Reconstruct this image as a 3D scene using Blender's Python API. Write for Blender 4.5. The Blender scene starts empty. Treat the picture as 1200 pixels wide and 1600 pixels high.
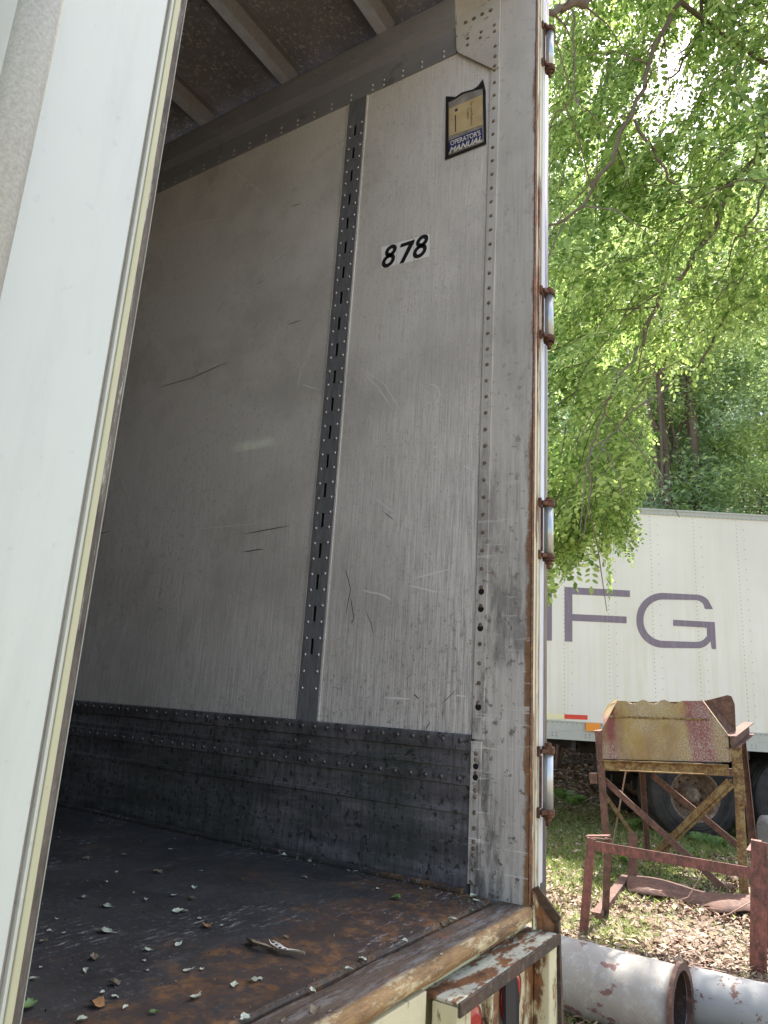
import bpy, math, random
import numpy as np
from mathutils import Vector, Matrix

SC = bpy.context.scene
COL = SC.collection
rnd = random.Random(7)
rng = np.random.default_rng(11)

# ------------------------------------------------------------------ camera
F_PX = 1121.5709
RM = np.array([[0.52937990, -0.24249188, -0.81299115],
               [-0.84627745, -0.08343309, -0.52616860],
               [0.05976124, 0.96655916, -0.24938321]])
CP = np.array([-1.7, -0.8, 1.42])
cam_d = bpy.data.cameras.new('camera')
cam = bpy.data.objects.new('camera', cam_d)
COL.objects.link(cam)
cam_d.sensor_fit = 'HORIZONTAL'
cam_d.sensor_width = 36.0
cam_d.lens = F_PX / 1200.0 * 36.0
cam_d.clip_start = 0.02
cam_d.clip_end = 2000
M4 = Matrix([list(RM[0]) + [CP[0]], list(RM[1]) + [CP[1]], list(RM[2]) + [CP[2]], [0, 0, 0, 1]])
cam.matrix_world = M4
SC.camera = cam

# ------------------------------------------------------------------ light
SUN_EL, SUN_AZ = math.radians(65), math.atan2(1.0, 0.04)   # azimuth measured from +Y towards +X
w = bpy.data.worlds.new('World')
SC.world = w
w.use_nodes = True
nt = w.node_tree
bg = nt.nodes['Background']
sky = nt.nodes.new('ShaderNodeTexSky')
sky.sky_type = 'NISHITA'
sky.sun_disc = False
sky.sun_elevation = SUN_EL
sky.sun_rotation = SUN_AZ
sky.air_density = 1.0
sky.dust_density = 2.0
wb = nt.nodes.new('ShaderNodeMix'); wb.data_type = 'RGBA'; wb.blend_type = 'MULTIPLY'
wb.inputs[0].default_value = 1.0; wb.inputs[7].default_value = (1.09, .965, .875, 1)     # the camera's daylight-in-shade balance
nt.links.new(sky.outputs[0], wb.inputs[6]); nt.links.new(wb.outputs[2], bg.inputs[0])
bg.inputs[1].default_value = 0.15
sd = bpy.data.lights.new('sun', 'SUN')
sd.energy = 4.0
sd.angle = math.radians(0.5)
sd.color = (1.0, 0.95, 0.87)
so = bpy.data.objects.new('sun', sd)
COL.objects.link(so)
S_DIR = Vector((math.sin(SUN_AZ) * math.cos(SUN_EL), math.cos(SUN_AZ) * math.cos(SUN_EL), math.sin(SUN_EL)))
so.rotation_euler = S_DIR.to_track_quat('Z', 'Y').to_euler()
SC.view_settings.view_transform = 'Standard'
SC.view_settings.look = 'None'
SC.view_settings.exposure = 2.05
SC.view_settings.gamma = 1.0
SC.render.engine = 'CYCLES'
SC.cycles.max_bounces = 10
SC.cycles.diffuse_bounces = 6
SC.cycles.transmission_bounces = 6
SC.cycles.transparent_max_bounces = 8

# ------------------------------------------------------------------ pixel -> world
def ray(u, v):
    return RM @ np.array([u - 600.0, -(v - 800.0), -F_PX])
def on_axis(u, v, ax, val):
    r = ray(u, v)
    return CP + r * ((val - CP[ax]) / r[ax])
def on_x(u, v, x=0.0): return on_axis(u, v, 0, x)
def on_y(u, v, y): return on_axis(u, v, 1, y)
def on_z(u, v, z): return on_axis(u, v, 2, z)
def on_pl(u, v, q, n):
    r = ray(u, v)
    return CP + r * (np.dot(np.array(q) - CP, n) / np.dot(r, n))
def at(u, v, d):
    return CP + ray(u, v) * (d / F_PX)

# ------------------------------------------------------------------ mesh builder
class MB:
    def __init__(s):
        s.v = []; s.f = []; s.m = []; s.sm = []
    def add(s, vs, fs, mi=0, smooth=False):
        b = len(s.v)
        s.v += [tuple(float(c) for c in p) for p in vs]
        for f in fs:
            s.f.append([b + i for i in f]); s.m.append(mi); s.sm.append(smooth)
        return s
    def box(s, x0, x1, y0, y1, z0, z1, mi=0):
        vs = [(x, y, z) for x in (x0, x1) for y in (y0, y1) for z in (z0, z1)]
        return s.add(vs, [(0, 1, 3, 2), (4, 6, 7, 5), (0, 4, 5, 1), (2, 3, 7, 6), (0, 2, 6, 4), (1, 5, 7, 3)], mi)
    def bar(s, p, q, a, b, up=(0, 0, 1), mi=0, oa=0.0, ob=0.0):
        """box along p-q, width a across, b along 'up'"""
        p = np.array(p, float); q = np.array(q, float); d = q - p; d /= np.linalg.norm(d)
        u = np.array(up, float); u = u - d * u.dot(d); u /= np.linalg.norm(u); w_ = np.cross(d, u)
        vs = []
        for e in (p, q):
            for i in (-.5, .5):
                for j in (-.5, .5):
                    vs.append(e + w_ * (i * a + oa) + u * (j * b + ob))
        return s.add(vs, [(0, 1, 3, 2), (4, 6, 7, 5), (0, 4, 5, 1), (2, 3, 7, 6), (0, 2, 6, 4), (1, 5, 7, 3)], mi)
    def tube(s, pts, rs, n=10, mi=0, cap=True, smooth=True):
        pts = [np.array(p, float) for p in pts]
        if not hasattr(rs, '__len__'): rs = [rs] * len(pts)
        b = len(s.v); prev = None
        for i, p in enumerate(pts):
            d = pts[min(i + 1, len(pts) - 1)] - pts[max(i - 1, 0)]
            d = d / (np.linalg.norm(d) + 1e-9)
            if prev is None:
                u = np.cross(d, (0, 0, 1.0))
                if np.linalg.norm(u) < 1e-3: u = np.cross(d, (1.0, 0, 0))
            else:
                u = prev - d * prev.dot(d)
            u /= np.linalg.norm(u); prev = u; w_ = np.cross(d, u)
            for k in range(n):
                a = 2 * math.pi * k / n
                s.v.append(tuple(p + (u * math.cos(a) + w_ * math.sin(a)) * rs[i]))
        for i in range(len(pts) - 1):
            for k in range(n):
                k2 = (k + 1) % n
                s.f.append([b + i * n + k, b + i * n + k2, b + (i + 1) * n + k2, b + (i + 1) * n + k]); s.m.append(mi); s.sm.append(smooth)
        if cap:
            s.f.append([b + k for k in range(n)][::-1]); s.m.append(mi); s.sm.append(False)
            e = b + (len(pts) - 1) * n
            s.f.append([e + k for k in range(n)]); s.m.append(mi); s.sm.append(False)
        return s
    def dome(s, c, nrm, r, h=None, n=8, mi=0):
        c = np.array(c, float); d = np.array(nrm, float); d /= np.linalg.norm(d)
        h = h or r * .6
        u = np.cross(d, (0.1, 0.2, 1.0)); u /= np.linalg.norm(u); w_ = np.cross(d, u)
        vs = []
        for rr, hh in ((1, 0), (.85, .55), (.45, .92)):
            for k in range(n):
                a = 2 * math.pi * k / n
                vs.append(c + (u * math.cos(a) + w_ * math.sin(a)) * r * rr + d * h * hh)
        vs.append(c + d * h)
        fs = []
        for i in range(2):
            for k in range(n):
                fs.append((i * n + k, i * n + (k + 1) % n, (i + 1) * n + (k + 1) % n, (i + 1) * n + k))
        for k in range(n): fs.append((2 * n + k, 2 * n + (k + 1) % n, 3 * n))
        return s.add(vs, fs, mi, True)
    def prism(s, poly, off, mi=0):
        """closed solid: polygon (3d points) swept by off"""
        poly = [np.array(p, float) for p in poly]; off = np.array(off, float); n = len(poly)
        vs = poly + [p + off for p in poly]
        fs = [tuple(range(n)), tuple(range(2 * n - 1, n - 1, -1))]
        for k in range(n): fs.append((k, n + k, n + (k + 1) % n, (k + 1) % n))
        return s.add(vs, fs, mi)
    def ribbon(s, pts, wd, nrm, mi=0):
        pts = [np.array(p, float) for p in pts]; nrm = np.array(nrm, float)
        vs = []
        for i, p in enumerate(pts):
            d = pts[min(i + 1, len(pts) - 1)] - pts[max(i - 1, 0)]
            w_ = np.cross(d, nrm); w_ /= np.linalg.norm(w_) + 1e-9
            ww = wd * (0.25 if i in (0, len(pts) - 1) else 1)
            vs += [p + w_ * ww / 2, p - w_ * ww / 2]
        fs = [(2 * i, 2 * i + 1, 2 * i + 3, 2 * i + 2) for i in range(len(pts) - 1)]
        return s.add(vs, fs, mi)
    def build(s, name, mats, parent=None, bevel=0.0, org=None):
        me = bpy.data.meshes.new(name)
        o = bpy.data.objects.new(name, me)
        COL.objects.link(o)
        L = np.array([0., 0., 0.])
        if parent is not None:
            pr = parent
            while pr is not None:
                L += np.array(pr.location); pr = pr.parent
            o.parent = parent
        elif org is not None:
            L = np.array(org, float); o.location = L
        me.from_pydata([tuple(np.array(p) - L) for p in s.v], [], s.f)
        for m_ in (mats if isinstance(mats, (list, tuple)) else [mats]): me.materials.append(m_)
        me.polygons.foreach_set('material_index', s.m)
        me.polygons.foreach_set('use_smooth', s.sm)
        me.update()
        if bevel:
            b = o.modifiers.new('bevel', 'BEVEL'); b.width = bevel; b.segments = 2; b.limit_method = 'ANGLE'; b.angle_limit = 0.9
        return o

def fast_mesh(name, V, nper, mat, parent=None, org=(0, 0, 0), mi=None, smooth=False):
    """V: (n, nper, 3) separate polygons"""
    n = V.shape[0]
    me = bpy.data.meshes.new(name)
    me.vertices.add(n * nper)
    me.vertices.foreach_set('co', (V.reshape(-1, 3) - np.array(org)).astype(np.float32).ravel())
    me.loops.add(n * nper)
    me.loops.foreach_set('vertex_index', np.arange(n * nper, dtype=np.int32))
    me.polygons.add(n)
    me.polygons.foreach_set('loop_start', np.arange(0, n * nper, nper, dtype=np.int32))
    me.polygons.foreach_set('loop_total', np.full(n, nper, dtype=np.int32))
    for m_ in (mat if isinstance(mat, (list, tuple)) else [mat]): me.materials.append(m_)
    if mi is not None: me.polygons.foreach_set('material_index', mi.astype(np.int32))
    me.update(calc_edges=True)
    o = bpy.data.objects.new(name, me)
    COL.objects.link(o)
    if parent is not None: o.parent = parent
    else: o.location = org
    return o

def tag(o, label=None, cat=None, group=None, kind=None):
    if label: o['label'] = label
    if cat: o['category'] = cat
    if group: o['group'] = group
    if kind: o['kind'] = kind
    return o
def thing(name, loc, label, cat, group=None):
    o = bpy.data.objects.new(name, None); COL.objects.link(o); o.location = loc
    o.empty_display_size = .1
    return tag(o, label, cat, group)

# ------------------------------------------------------------------ materials
class N:
    """tiny node helper; every mask is a float socket"""
    def __init__(s, name, scale=1.0):
        s.mat = bpy.data.materials.new(name); s.mat.use_nodes = True
        s.t = s.mat.node_tree; s.b = s.t.nodes['Principled BSDF']
        s.tc = s.t.nodes.new('ShaderNodeTexCoord').outputs['Object']
    def n(s, ty, **k):
        x = s.t.nodes.new(ty)
        for a, b in k.items(): setattr(x, a, b)
        return x
    def l(s, a, b): s.t.links.new(a, b)
    def noise(s, scale=10, detail=5, rough=.6, st=(1, 1, 1), off=0.0, dist=0.0):
        m = s.n('ShaderNodeMapping'); m.inputs['Scale'].default_value = st; m.inputs['Location'].default_value = (off, off * 1.7, off * .6)
        s.l(s.tc, m.inputs[0])
        x = s.n('ShaderNodeTexNoise'); x.inputs['Scale'].default_value = scale; x.inputs['Detail'].default_value = detail
        x.inputs['Roughness'].default_value = rough; x.inputs['Distortion'].default_value = dist
        s.l(m.outputs[0], x.inputs['Vector']); return x.outputs['Fac']
    def vor(s, scale=30, st=(1, 1, 1)):
        m = s.n('ShaderNodeMapping'); m.inputs['Scale'].default_value = st; s.l(s.tc, m.inputs[0])
        x = s.n('ShaderNodeTexVoronoi'); x.inputs['Scale'].default_value = scale
        s.l(m.outputs[0], x.inputs['Vector']); return x.outputs['Distance']
    def rng(s, v, a, b, c=0.0, d=1.0):
        x = s.n('ShaderNodeMapRange'); x.inputs[1].default_value = a; x.inputs[2].default_value = b
        x.inputs[3].default_value = c; x.inputs[4].default_value = d; s.l(v, x.inputs[0]); return x.outputs[0]
    def math(s, op, a, b):
        x = s.n('ShaderNodeMath', operation=op)
        for i, q in enumerate((a, b)):
            if isinstance(q, (int, float)): x.inputs[i].default_value = q
            else: s.l(q, x.inputs[i])
        return x.outputs[0]
    def axis(s, k):
        x = s.n('ShaderNodeSeparateXYZ'); s.l(s.tc, x.inputs[0]); return x.outputs[k]
    def dot(s, v):
        x = s.n('ShaderNodeVectorMath', operation='DOT_PRODUCT'); s.l(s.tc, x.inputs[0]); x.inputs[1].default_value = tuple(v); return x.outputs['Value']
    def mix(s, fac, a, b):
        x = s.n('ShaderNodeMix', data_type='RGBA')
        if isinstance(fac, (int, float)): x.inputs[0].default_value = fac
        else: s.l(fac, x.inputs[0])
        for i, q in ((6, a), (7, b)):
            if isinstance(q, tuple): x.inputs[i].default_value = (*q, 1)
            else: s.l(q, x.inputs[i])
        return x.outputs[2]
    def island(s):
        return s.n('ShaderNodeNewGeometry').outputs['Random Per Island']
    def fin(s, col, rough=.6, metal=0.0, bump=None, bs=.2, bd=.002, coat=0.0, spec=None):
        if isinstance(col, tuple): s.b.inputs['Base Color'].default_value = (*col, 1)
        else: s.l(col, s.b.inputs['Base Color'])
        for k, v in (('Roughness', rough), ('Metallic', metal)):
            if isinstance(v, (int, float)): s.b.inputs[k].default_value = v
            else: s.l(v, s.b.inputs[k])
        if coat: s.b.inputs['Coat Weight'].default_value = coat; s.b.inputs['Coat Roughness'].default_value = .04
        if spec is not None: s.b.inputs['Specular IOR Level'].default_value = spec
        if bump is not None:
            x = s.n('ShaderNodeBump'); x.inputs['Strength'].default_value = bs; x.inputs['Distance'].default_value = bd
            s.l(bump, x.inputs['Height']); s.l(x.outputs[0], s.b.inputs['Normal'])
        return s.mat

def painted(name, base, dirt=(.12, .1, .08), amt=.5, rough=.45, streak=(18, 18, 1.2), rust=0.0, dark=.0, spec=None):
    m = N(name)
    c = m.mix(m.rng(m.noise(3, 5), .35, .7, 0, .6 * amt), base, tuple(x * .72 for x in base))
    c = m.mix(m.rng(m.noise(6, 8, .7, streak), .5, .72, 0, amt), c, dirt)
    c = m.mix(m.rng(m.noise(70, 3, .6, off=3), .66, .74, 0, amt * 1.2), c, dirt)
    if rust:
        r = m.mix(m.noise(40, 6, .7), (.16, .055, .018), (.42, .2, .07))
        c = m.mix(m.rng(m.noise(9, 8, .75, off=7), .62 - rust * .25, .68 - rust * .2), c, r)
    return m.fin(c, rough, bump=m.noise(25, 6), bs=.15, spec=spec)

def rusty(name, a=(.045, .02, .013), b=(.17, .062, .035), c3=(.28, .12, .05), paint=None, pamt=.5, sc=12, rough=.8):
    m = N(name)
    c = m.mix(m.rng(m.noise(sc, 8, .7), .35, .65), a, b)
    c = m.mix(m.rng(m.noise(sc * 3, 8, .75, off=4), .5, .68), c, c3)
    if paint: c = m.mix(m.rng(m.noise(sc * 1.3, 10, .78, off=9), .62 - pamt * .25, .66 - pamt * .22), c, paint)
    c = m.mix(m.rng(m.noise(sc * 9, 4, .6, off=2), .66, .75, 0, .55), c, (.38, .34, .3))
    return m.fin(c, rough, bump=m.noise(sc * 6, 8, .7), bs=.45, bd=.002)

def wall_panel_mat():
    m = N('panel_liner')
    z = m.axis(2)
    base = m.mix(m.rng(m.noise(1.3, 4), .3, .7), (.76, .71, .65), (.82, .775, .72))
    lo = m.rng(z, 2.3, .25, 0, 1)             # liner is dirtier low down, from loads and feet
    fine = m.noise(5, 9, .8, (52, 52, 1.3))
    nearr = m.rng(m.axis(1), .75, .15, 0, .35)
    area = m.rng(m.noise(1.7, 5, .65, off=2.7), .40, .60)
    c = m.mix(m.math('MULTIPLY', m.rng(fine, .43, .64), m.math('ADD', m.math('ADD', m.math('MULTIPLY', m.rng(z, 2.5, 1.35, 0, 1), .62), .07), nearr)), base, (.20, .185, .165))
    sp = m.noise(85, 6, .8, (1, 1, .6), off=5)
    c = m.mix(m.math('MULTIPLY', m.math('MULTIPLY', m.rng(sp, .565, .62), area), m.math('ADD', m.math('MULTIPLY', lo, .9), .3)), c, (.07, .06, .055))
    pat = m.noise(2.2, 7, .65, off=8)
    c = m.mix(m.math('MULTIPLY', m.rng(pat, .46, .64), .38), c, (.34, .315, .28))
    sp2 = m.noise(170, 2, .5, off=1)
    c = m.mix(m.rng(sp2, .64, .70, 0, .5), c, (.12, .1, .09))
    ro = m.rng(m.noise(4, 6), .3, .7, .22, .42)
    return m.fin(c, ro, bump=m.noise(2.2, 2), bs=.04, bd=.01, coat=.9)

def scuff_mat():
    m = N('scuff_metal')
    c = m.mix(m.rng(m.noise(5, 7, .7, (1, .35, 3)), .38, .62), (.12, .112, .118), (.25, .24, .25))
    c = m.mix(m.rng(m.noise(7, 9, .8, (10, 10, 1)), .46, .60, 0, .65), c, (.045, .045, .04))
    c = m.mix(m.rng(m.noise(3, 6, off=6), .48, .6, 0, .5), c, (.06, .075, .06))
    c = m.mix(m.rng(m.noise(18, 9, .85, (1, .5, 3), off=2), .55, .63, 0, .5), c, (.33, .32, .32))
    c = m.mix(m.rng(m.noise(60, 5, .7), .56, .62, 0, .8), c, (.02, .018, .016))
    return m.fin(c, .48, .35, bump=m.noise(30, 6, .7, (1, 1, .3)), bs=.2)

def deck_mat():
    m = N('deck_rubbed')
    c = m.mix(m.rng(m.noise(4, 8, .7), .35, .7), (.026, .025, .024), (.062, .059, .054))
    c = m.mix(m.rng(m.noise(7, 10, .8, (.5, 3, 1), off=3), .58, .66, 0, .5), c, (.15, .145, .135))
    c = m.mix(m.rng(m.noise(110, 4, .7), .57, .66, 0, .6), c, (.15, .14, .13))
    # rust patches near the steel edge
    y = m.axis(1)
    edge = m.rng(y, .60, .14)
    r = m.mix(m.rng(m.noise(14, 8, .75), .4, .62), (.05, .03, .02), (.25, .125, .045))
    r = m.mix(m.rng(m.noise(30, 8, .8, off=5), .44, .56), r, (.06, .045, .038))
    k = m.math('MULTIPLY', m.rng(m.math('ADD', m.noise(3.2, 7, .7, off=12.3), m.math('MULTIPLY', edge, .27)), .635, .73), .9)
    c = m.mix(k, c, r)
    fl = m.math('MULTIPLY', m.rng(m.noise(34, 9, .85, (.6, 2.4, 1), off=9), .56, .60), m.rng(m.noise(2.5, 3, off=4.5), .52, .60))
    c = m.mix(fl, c, (.42, .4, .38))
    return m.fin(c, m.rng(m.noise(6, 5), .3, .7, .5, .85), bump=m.noise(22, 8, .7), bs=.4, bd=.003)

def gusset_mat():
    m = N('gusset_paint')
    c = m.mix(m.rng(m.noise(6, 6), .35, .7), (.56, .52, .46), (.44, .40, .345))
    c = m.mix(m.rng(m.noise(40, 7, .75, off=3), .60, .66), c, (.09, .06, .045))
    c = m.mix(m.rng(m.noise(11, 8, .8, off=8), .60, .68, 0, .8), c, (.30, .19, .11))
    return m.fin(c, .55, bump=m.noise(25, 6), bs=.2)

def threshold_mat():
    m = N('threshold_steel')
    c = m.mix(m.rng(m.noise(9, 9, .75, (.5, 2, 1)), .38, .62), (.055, .036, .024), (.14, .10, .068))
    c = m.mix(m.rng(m.noise(16, 9, .85, (.4, 2.5, 1), off=5), .49, .58, 0, .8), c, (.25, .24, .215))
    c = m.mix(m.rng(m.noise(7, 7, .7, off=2), .56, .66, 0, .8), c, (.22, .1, .045))
    nose = m.rng(m.axis(1), .010, .000)
    r = m.mix(m.rng(m.noise(20, 9, .8, (.35, 1, 2), off=3), .36, .56), (.09, .045, .022), (.34, .20, .075))
    r = m.mix(m.rng(m.noise(22, 9, .8, (.3, 1, 1), off=8), .52, .60), r, (.58, .50, .29))
    c = m.mix(m.math('MULTIPLY', nose, .95), c, r)
    return m.fin(c, .7, bump=m.noise(45, 9, .8), bs=.6, bd=.003)

def chipped(name, base=(.66, .63, .50), th=.5, th2=.56, sc=7, st=(1, 1, 1)):
    m = N(name)
    b = m.mix(m.rng(m.noise(2.5, 6), .35, .7), base, tuple(x * .75 for x in base))
    b = m.mix(m.rng(m.noise(20, 8, .8, off=3), .55, .75, 0, .7), b, (.5, .36, .17))
    r = m.mix(m.rng(m.noise(30, 8, .75), .35, .65), (.05, .022, .014), (.3, .13, .045))
    k = m.noise(sc, 9, .72, st, off=6.1)
    c = m.mix(m.rng(k, th, th2), b, r)
    return m.fin(c, .6, bump=m.math('ADD', k, m.noise(60, 5)), bs=.35, bd=.003)

def leafmat(name, lo, hi, tr=.5, sat=None):
    m = N(name)
    r = m.island()
    c = m.mix(r, lo, hi)
    m.l(c, m.b.inputs['Base Color']); m.b.inputs['Roughness'].default_value = .55
    t = m.n('ShaderNodeBsdfTranslucent')
    tc = m.mix(r, tuple(x * 1.3 for x in lo), tuple(min(1, x * 1.5) for x in hi))
    m.l(tc, t.inputs[0])
    mx = m.n('ShaderNodeMixShader'); mx.inputs[0].default_value = tr
    m.l(m.b.outputs[0], mx.inputs[1]); m.l(t.outputs[0], mx.inputs[2])
    out = [x for x in m.t.nodes if x.type == 'OUTPUT_MATERIAL'][0]
    m.l(mx.outputs[0], out.inputs[0])
    return m.mat

def flat(name, col, rough=.5, metal=0.0, spec=None): return N(name).fin(col, rough, metal, spec=spec)

P = {}
P['panel'] = wall_panel_mat()
P['gusset'] = gusset_mat()
P['panel_dull'] = painted('liner_dull', (.55, .52, .48), (.2, .18, .16), .5)
P['scuff'] = scuff_mat()
P['deck'] = deck_mat()
P['thresh'] = threshold_mat()
m = N('post_paint')
z = m.axis(2)
lo = m.rng(z, 2.6, .9, 0, 1)
c = m.mix(m.rng(m.noise(3, 5), .35, .7), (.60, .565, .51), (.48, .45, .40))
fine = m.rng(m.noise(5, 9, .8, (30, 30, 1.0)), .44, .62)
area = m.rng(m.noise(1.6, 4, .6, (2.2, 2.2, .8), off=5), .38, .62)
c = m.mix(m.math('MULTIPLY', fine, m.math('ADD', m.math('MULTIPLY', area, .5), m.math('MULTIPLY', lo, .3))), c, (.16, .145, .13))
big = m.rng(m.noise(5.5, 10, .75, (1.8, 1.8, .42), off=2.2), .50, .60)
c = m.mix(m.math('MULTIPLY', big, m.math('ADD', m.math('MULTIPLY', lo, .85), .06)), c, (.045, .04, .04))
c = m.mix(m.math('MULTIPLY', m.rng(m.noise(45, 6, .7, off=3), .58, .63), m.math('ADD', m.math('MULTIPLY', lo, .7), .2)), c, (.06, .045, .035))
ed = m.math('ADD', m.axis(1), m.math('ADD', m.rng(m.noise(9, 9, .8, (1, 1, .5), off=9), .3, .7, .008, -.018), m.rng(z, 1.5, 2.3, 0, .010)))
c = m.mix(m.rng(ed, .010, .002), c, m.mix(m.noise(30, 6, .7), (.09, .04, .02), (.36, .2, .09)))
c = m.mix(m.math('MULTIPLY', m.rng(m.noise(12, 9, .8, (.3, .3, 4), off=6), .58, .62), lo), c, (.66, .64, .6))
P['post'] = m.fin(c, .5, bump=m.noise(25, 6), bs=.15)
P['channel'] = chipped('channel_paint', (.66, .60, .43), .50, .57, 7, (3, 3, .3))
P['rustline'] = rusty('rust_line', (.04, .018, .01), (.16, .06, .02), (.3, .13, .04), sc=20)
P['housing'] = chipped('housing_paint', (.66, .60, .38), .51, .56, 9, (1, 1, .45))
P['ledge'] = chipped('ledge_paint', (.52, .53, .42), .475, .53, 20, (.6, 1.5, 1))
P['lip'] = rusty('lip_rust', (.03, .022, .018), (.085, .05, .03), (.14, .1, .06), sc=14)
P['white'] = painted('door_skin', (.54, .575, .525), (.30, .31, .28), .2, .35, (3, 3, .5))
P['trimgrey'] = painted('door_trim', (.33, .30, .27), (.12, .1, .08), .6)
P['trimlight'] = painted('door_trim_light', (.56, .57, .50), (.3, .3, .26), .2)
P['olive'] = painted('gasket_olive', (.47, .46, .30), (.2, .19, .12), .25, .6)
m = N('gasket_dirty')
c = m.mix(m.rng(m.noise(9, 9, .8, (2, 2, .5)), .4, .62), (.05, .04, .032), (.17, .145, .12))
c = m.mix(m.rng(m.noise(14, 10, .85, (4, 4, .35), off=3), .56, .62), c, (.42, .43, .38))
P['gasket'] = m.fin(c, .8, bump=m.noise(60, 8, .8), bs=.5)
P['black'] = flat('black_rubber', (.012, .012, .013), .6)
P['slot'] = flat('slot_shade', (.01, .01, .01), .8)
m = N('galvanised')
c = m.mix(m.rng(m.noise(14, 6, .7), .35, .65), (.44, .46, .50), (.60, .62, .67))
c = m.mix(m.rng(m.noise(50, 6, .7, (1, .4, 1)), .55, .7, 0, .6), c, (.6, .6, .6))
c = m.mix(m.rng(m.noise(20, 8, .8, off=4), .6, .72, 0, .6), c, (.12, .11, .1))
P['galv'] = m.fin(c, .5, .4, bump=m.noise(40, 5), bs=.1)
m = N('strip_metal')
c = m.mix(m.rng(m.noise(16, 7, .7, (6, 6, 1)), .35, .65), (.17, .172, .182), (.27, .272, .28))
c = m.mix(m.rng(m.noise(80, 6, .7), .62, .7, 0, .5), c, (.45, .45, .46))
P['strip'] = m.fin(c, .45, .3)
m = N('rail_metal')
c = m.mix(m.rng(m.noise(3, 6, .7, (1, .5, 2)), .3, .7), (.25, .25, .265), (.35, .35, .37))
c = m.mix(m.rng(m.noise(28, 8, .8, (1, .35, 1), off=3), .58, .66, 0, .5), c, (.52, .5, .48))
c = m.mix(m.rng(m.noise(10, 7, .7, off=8), .58, .7, 0, .6), c, (.06, .05, .05))
P['rail'] = m.fin(c, .5, .25, bump=m.noise(50, 5), bs=.1)
m = N('roof_skin')
c = m.mix(m.rng(m.noise(4, 6), .35, .65), (.15, .145, .145), (.23, .22, .22))
c = m.mix(m.rng(m.noise(75, 6, .8), .555, .61, 0, .75), c, (.58, .54, .49))
c = m.mix(m.rng(m.noise(45, 6, .7, off=3), .6, .68, 0, .5), c, (.03, .025, .022))
P['roof'] = m.fin(c, .6, .2)
P['bowshade'] = painted('bow_side_shade', (.17, .16, .155), (.06, .055, .05), .6)  # shade on the bow sides put into a darker colour than the flange
P['rivet'] = flat('rivet_steel', (.55, .54, .53), .35, .7)
P['rivetdark'] = N('rivet_dark').fin((.12, .11, .11), .45, .6)
P['rivetrust'] = rusty('rivet_rusty', (.07, .045, .03), (.2, .14, .1), (.34, .28, .2), sc=60)
P['hole'] = flat('hole_shade', (.006, .005, .005), .9)
P['rust'] = rusty('rust_plain')
P['hingerust'] = rusty('hinge_rust', (.035, .015, .01), (.12, .045, .02), (.25, .11, .04), sc=30)
m = N('barrel_zinc'); c = m.mix(m.rng(m.noise(12, 6, .7, (1, 1, .4)), .35, .65), (.42, .44, .42), (.62, .63, .62))
c = m.mix(m.rng(m.noise(20, 7, .8, off=4), .62, .7, 0, .7), c, (.25, .16, .09)); P['barrel'] = m.fin(c, .3, .6)
P['doorlight'] = painted('door_edge_white', (.62, .65, .62), (.3, .28, .24), .3)
P['dooralu'] = painted('door_edge_alu', (.55, .55, .62), (.2, .18, .17), .35, .3)
m = N('door_edge_grey'); c = m.mix(m.rng(m.noise(9, 8, .75, (14, 14, .5)), .4, .65), (.17, .155, .15), (.42, .40, .40)); P['doorgrey'] = m.fin(c, .45, .3)
P['rod'] = None
m = N('lock_rod_zinc'); c = m.mix(m.rng(m.noise(260, 4, .8), .35, .65), (.34, .345, .32), (.48, .485, .46)); P['rod'] = m.fin(c, .55, .15, bump=m.noise(150, 4), bs=.1)
P['bore'] = rusty('bore_shade', (.02, .012, .01), (.05, .03, .022), (.09, .05, .035))  # dark brown stands for the shade inside the pipe
P['red'] = N('lens_red').fin((.42, .02, .02), .15, coat=.5)
P['decal'] = painted('decal_white', (.93, .90, .85), (.3, .27, .22), .1)
P['ink'] = flat('ink_black', (.012, .012, .013), .5)
P['light_scratch'] = flat('scratch_light', (.74, .71, .67), .5)
P['dark_scratch'] = flat('scratch_dark', (.06, .05, .045), .7)
# outdoors
m = N('far_skin')
c = m.mix(m.rng(m.noise(.8, 5), .35, .7), (.66, .645, .595), (.73, .715, .665))
z = m.axis(2)
c = m.mix(m.math('MULTIPLY', m.rng(m.noise(1.6, 8, .75, (6, 6, .3)), .46, .64), m.rng(z, 3.2, 1.0, .15, .7)), c, (.56, .55, .38))
P['farskin'] = m.fin(c, .4, bump=m.noise(1.2, 2), bs=.15, bd=.02)
P['farrail'] = painted('far_rail', (.42, .44, .41), (.2, .2, .17), .4)
P['farletter'] = painted('letter_purple', (.185, .15, .20), (.40, .37, .38), .35, .5, (6, 6, .5))
P['fardot'] = flat('far_rivet', (.13, .12, .11), .6)
m = N('tyre_rubber'); c = m.mix(m.rng(m.noise(5, 6), .35, .7), (.022, .021, .021), (.062, .058, .055)); P['tyre'] = m.fin(c, .85, spec=.15, bump=m.noise(30, 4), bs=.2)
P['rim'] = rusty('rim_rust', (.06, .04, .028), (.20, .14, .095), (.34, .25, .17), sc=7)
P['under'] = flat('underframe_dark', (.02, .018, .016), .8)
m = N('bench_red')
c = m.mix(m.rng(m.noise(26, 9, .85, (1, 1, .6)), .40, .60), (.055, .028, .023), (.24, .085, .065))
c = m.mix(m.rng(m.noise(70, 6, .7, off=5), .62, .7, 0, .6), c, (.42, .3, .24))
P['bench'] = m.fin(c, .6, bump=m.noise(60, 8, .8), bs=.35)
m = N('hopper_paint')
st = m.rng(m.noise(2.6, 6, .7, (1, 1, .35)), .40, .62)
c = m.mix(st, (.27, .19, .055), (.17, .095, .05))
sx = m.math('ADD', m.dot((.53, -.85, 0)), m.rng(m.noise(5, 6, .7, (1, 1, .5)), .3, .7, -.05, .05))
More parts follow.
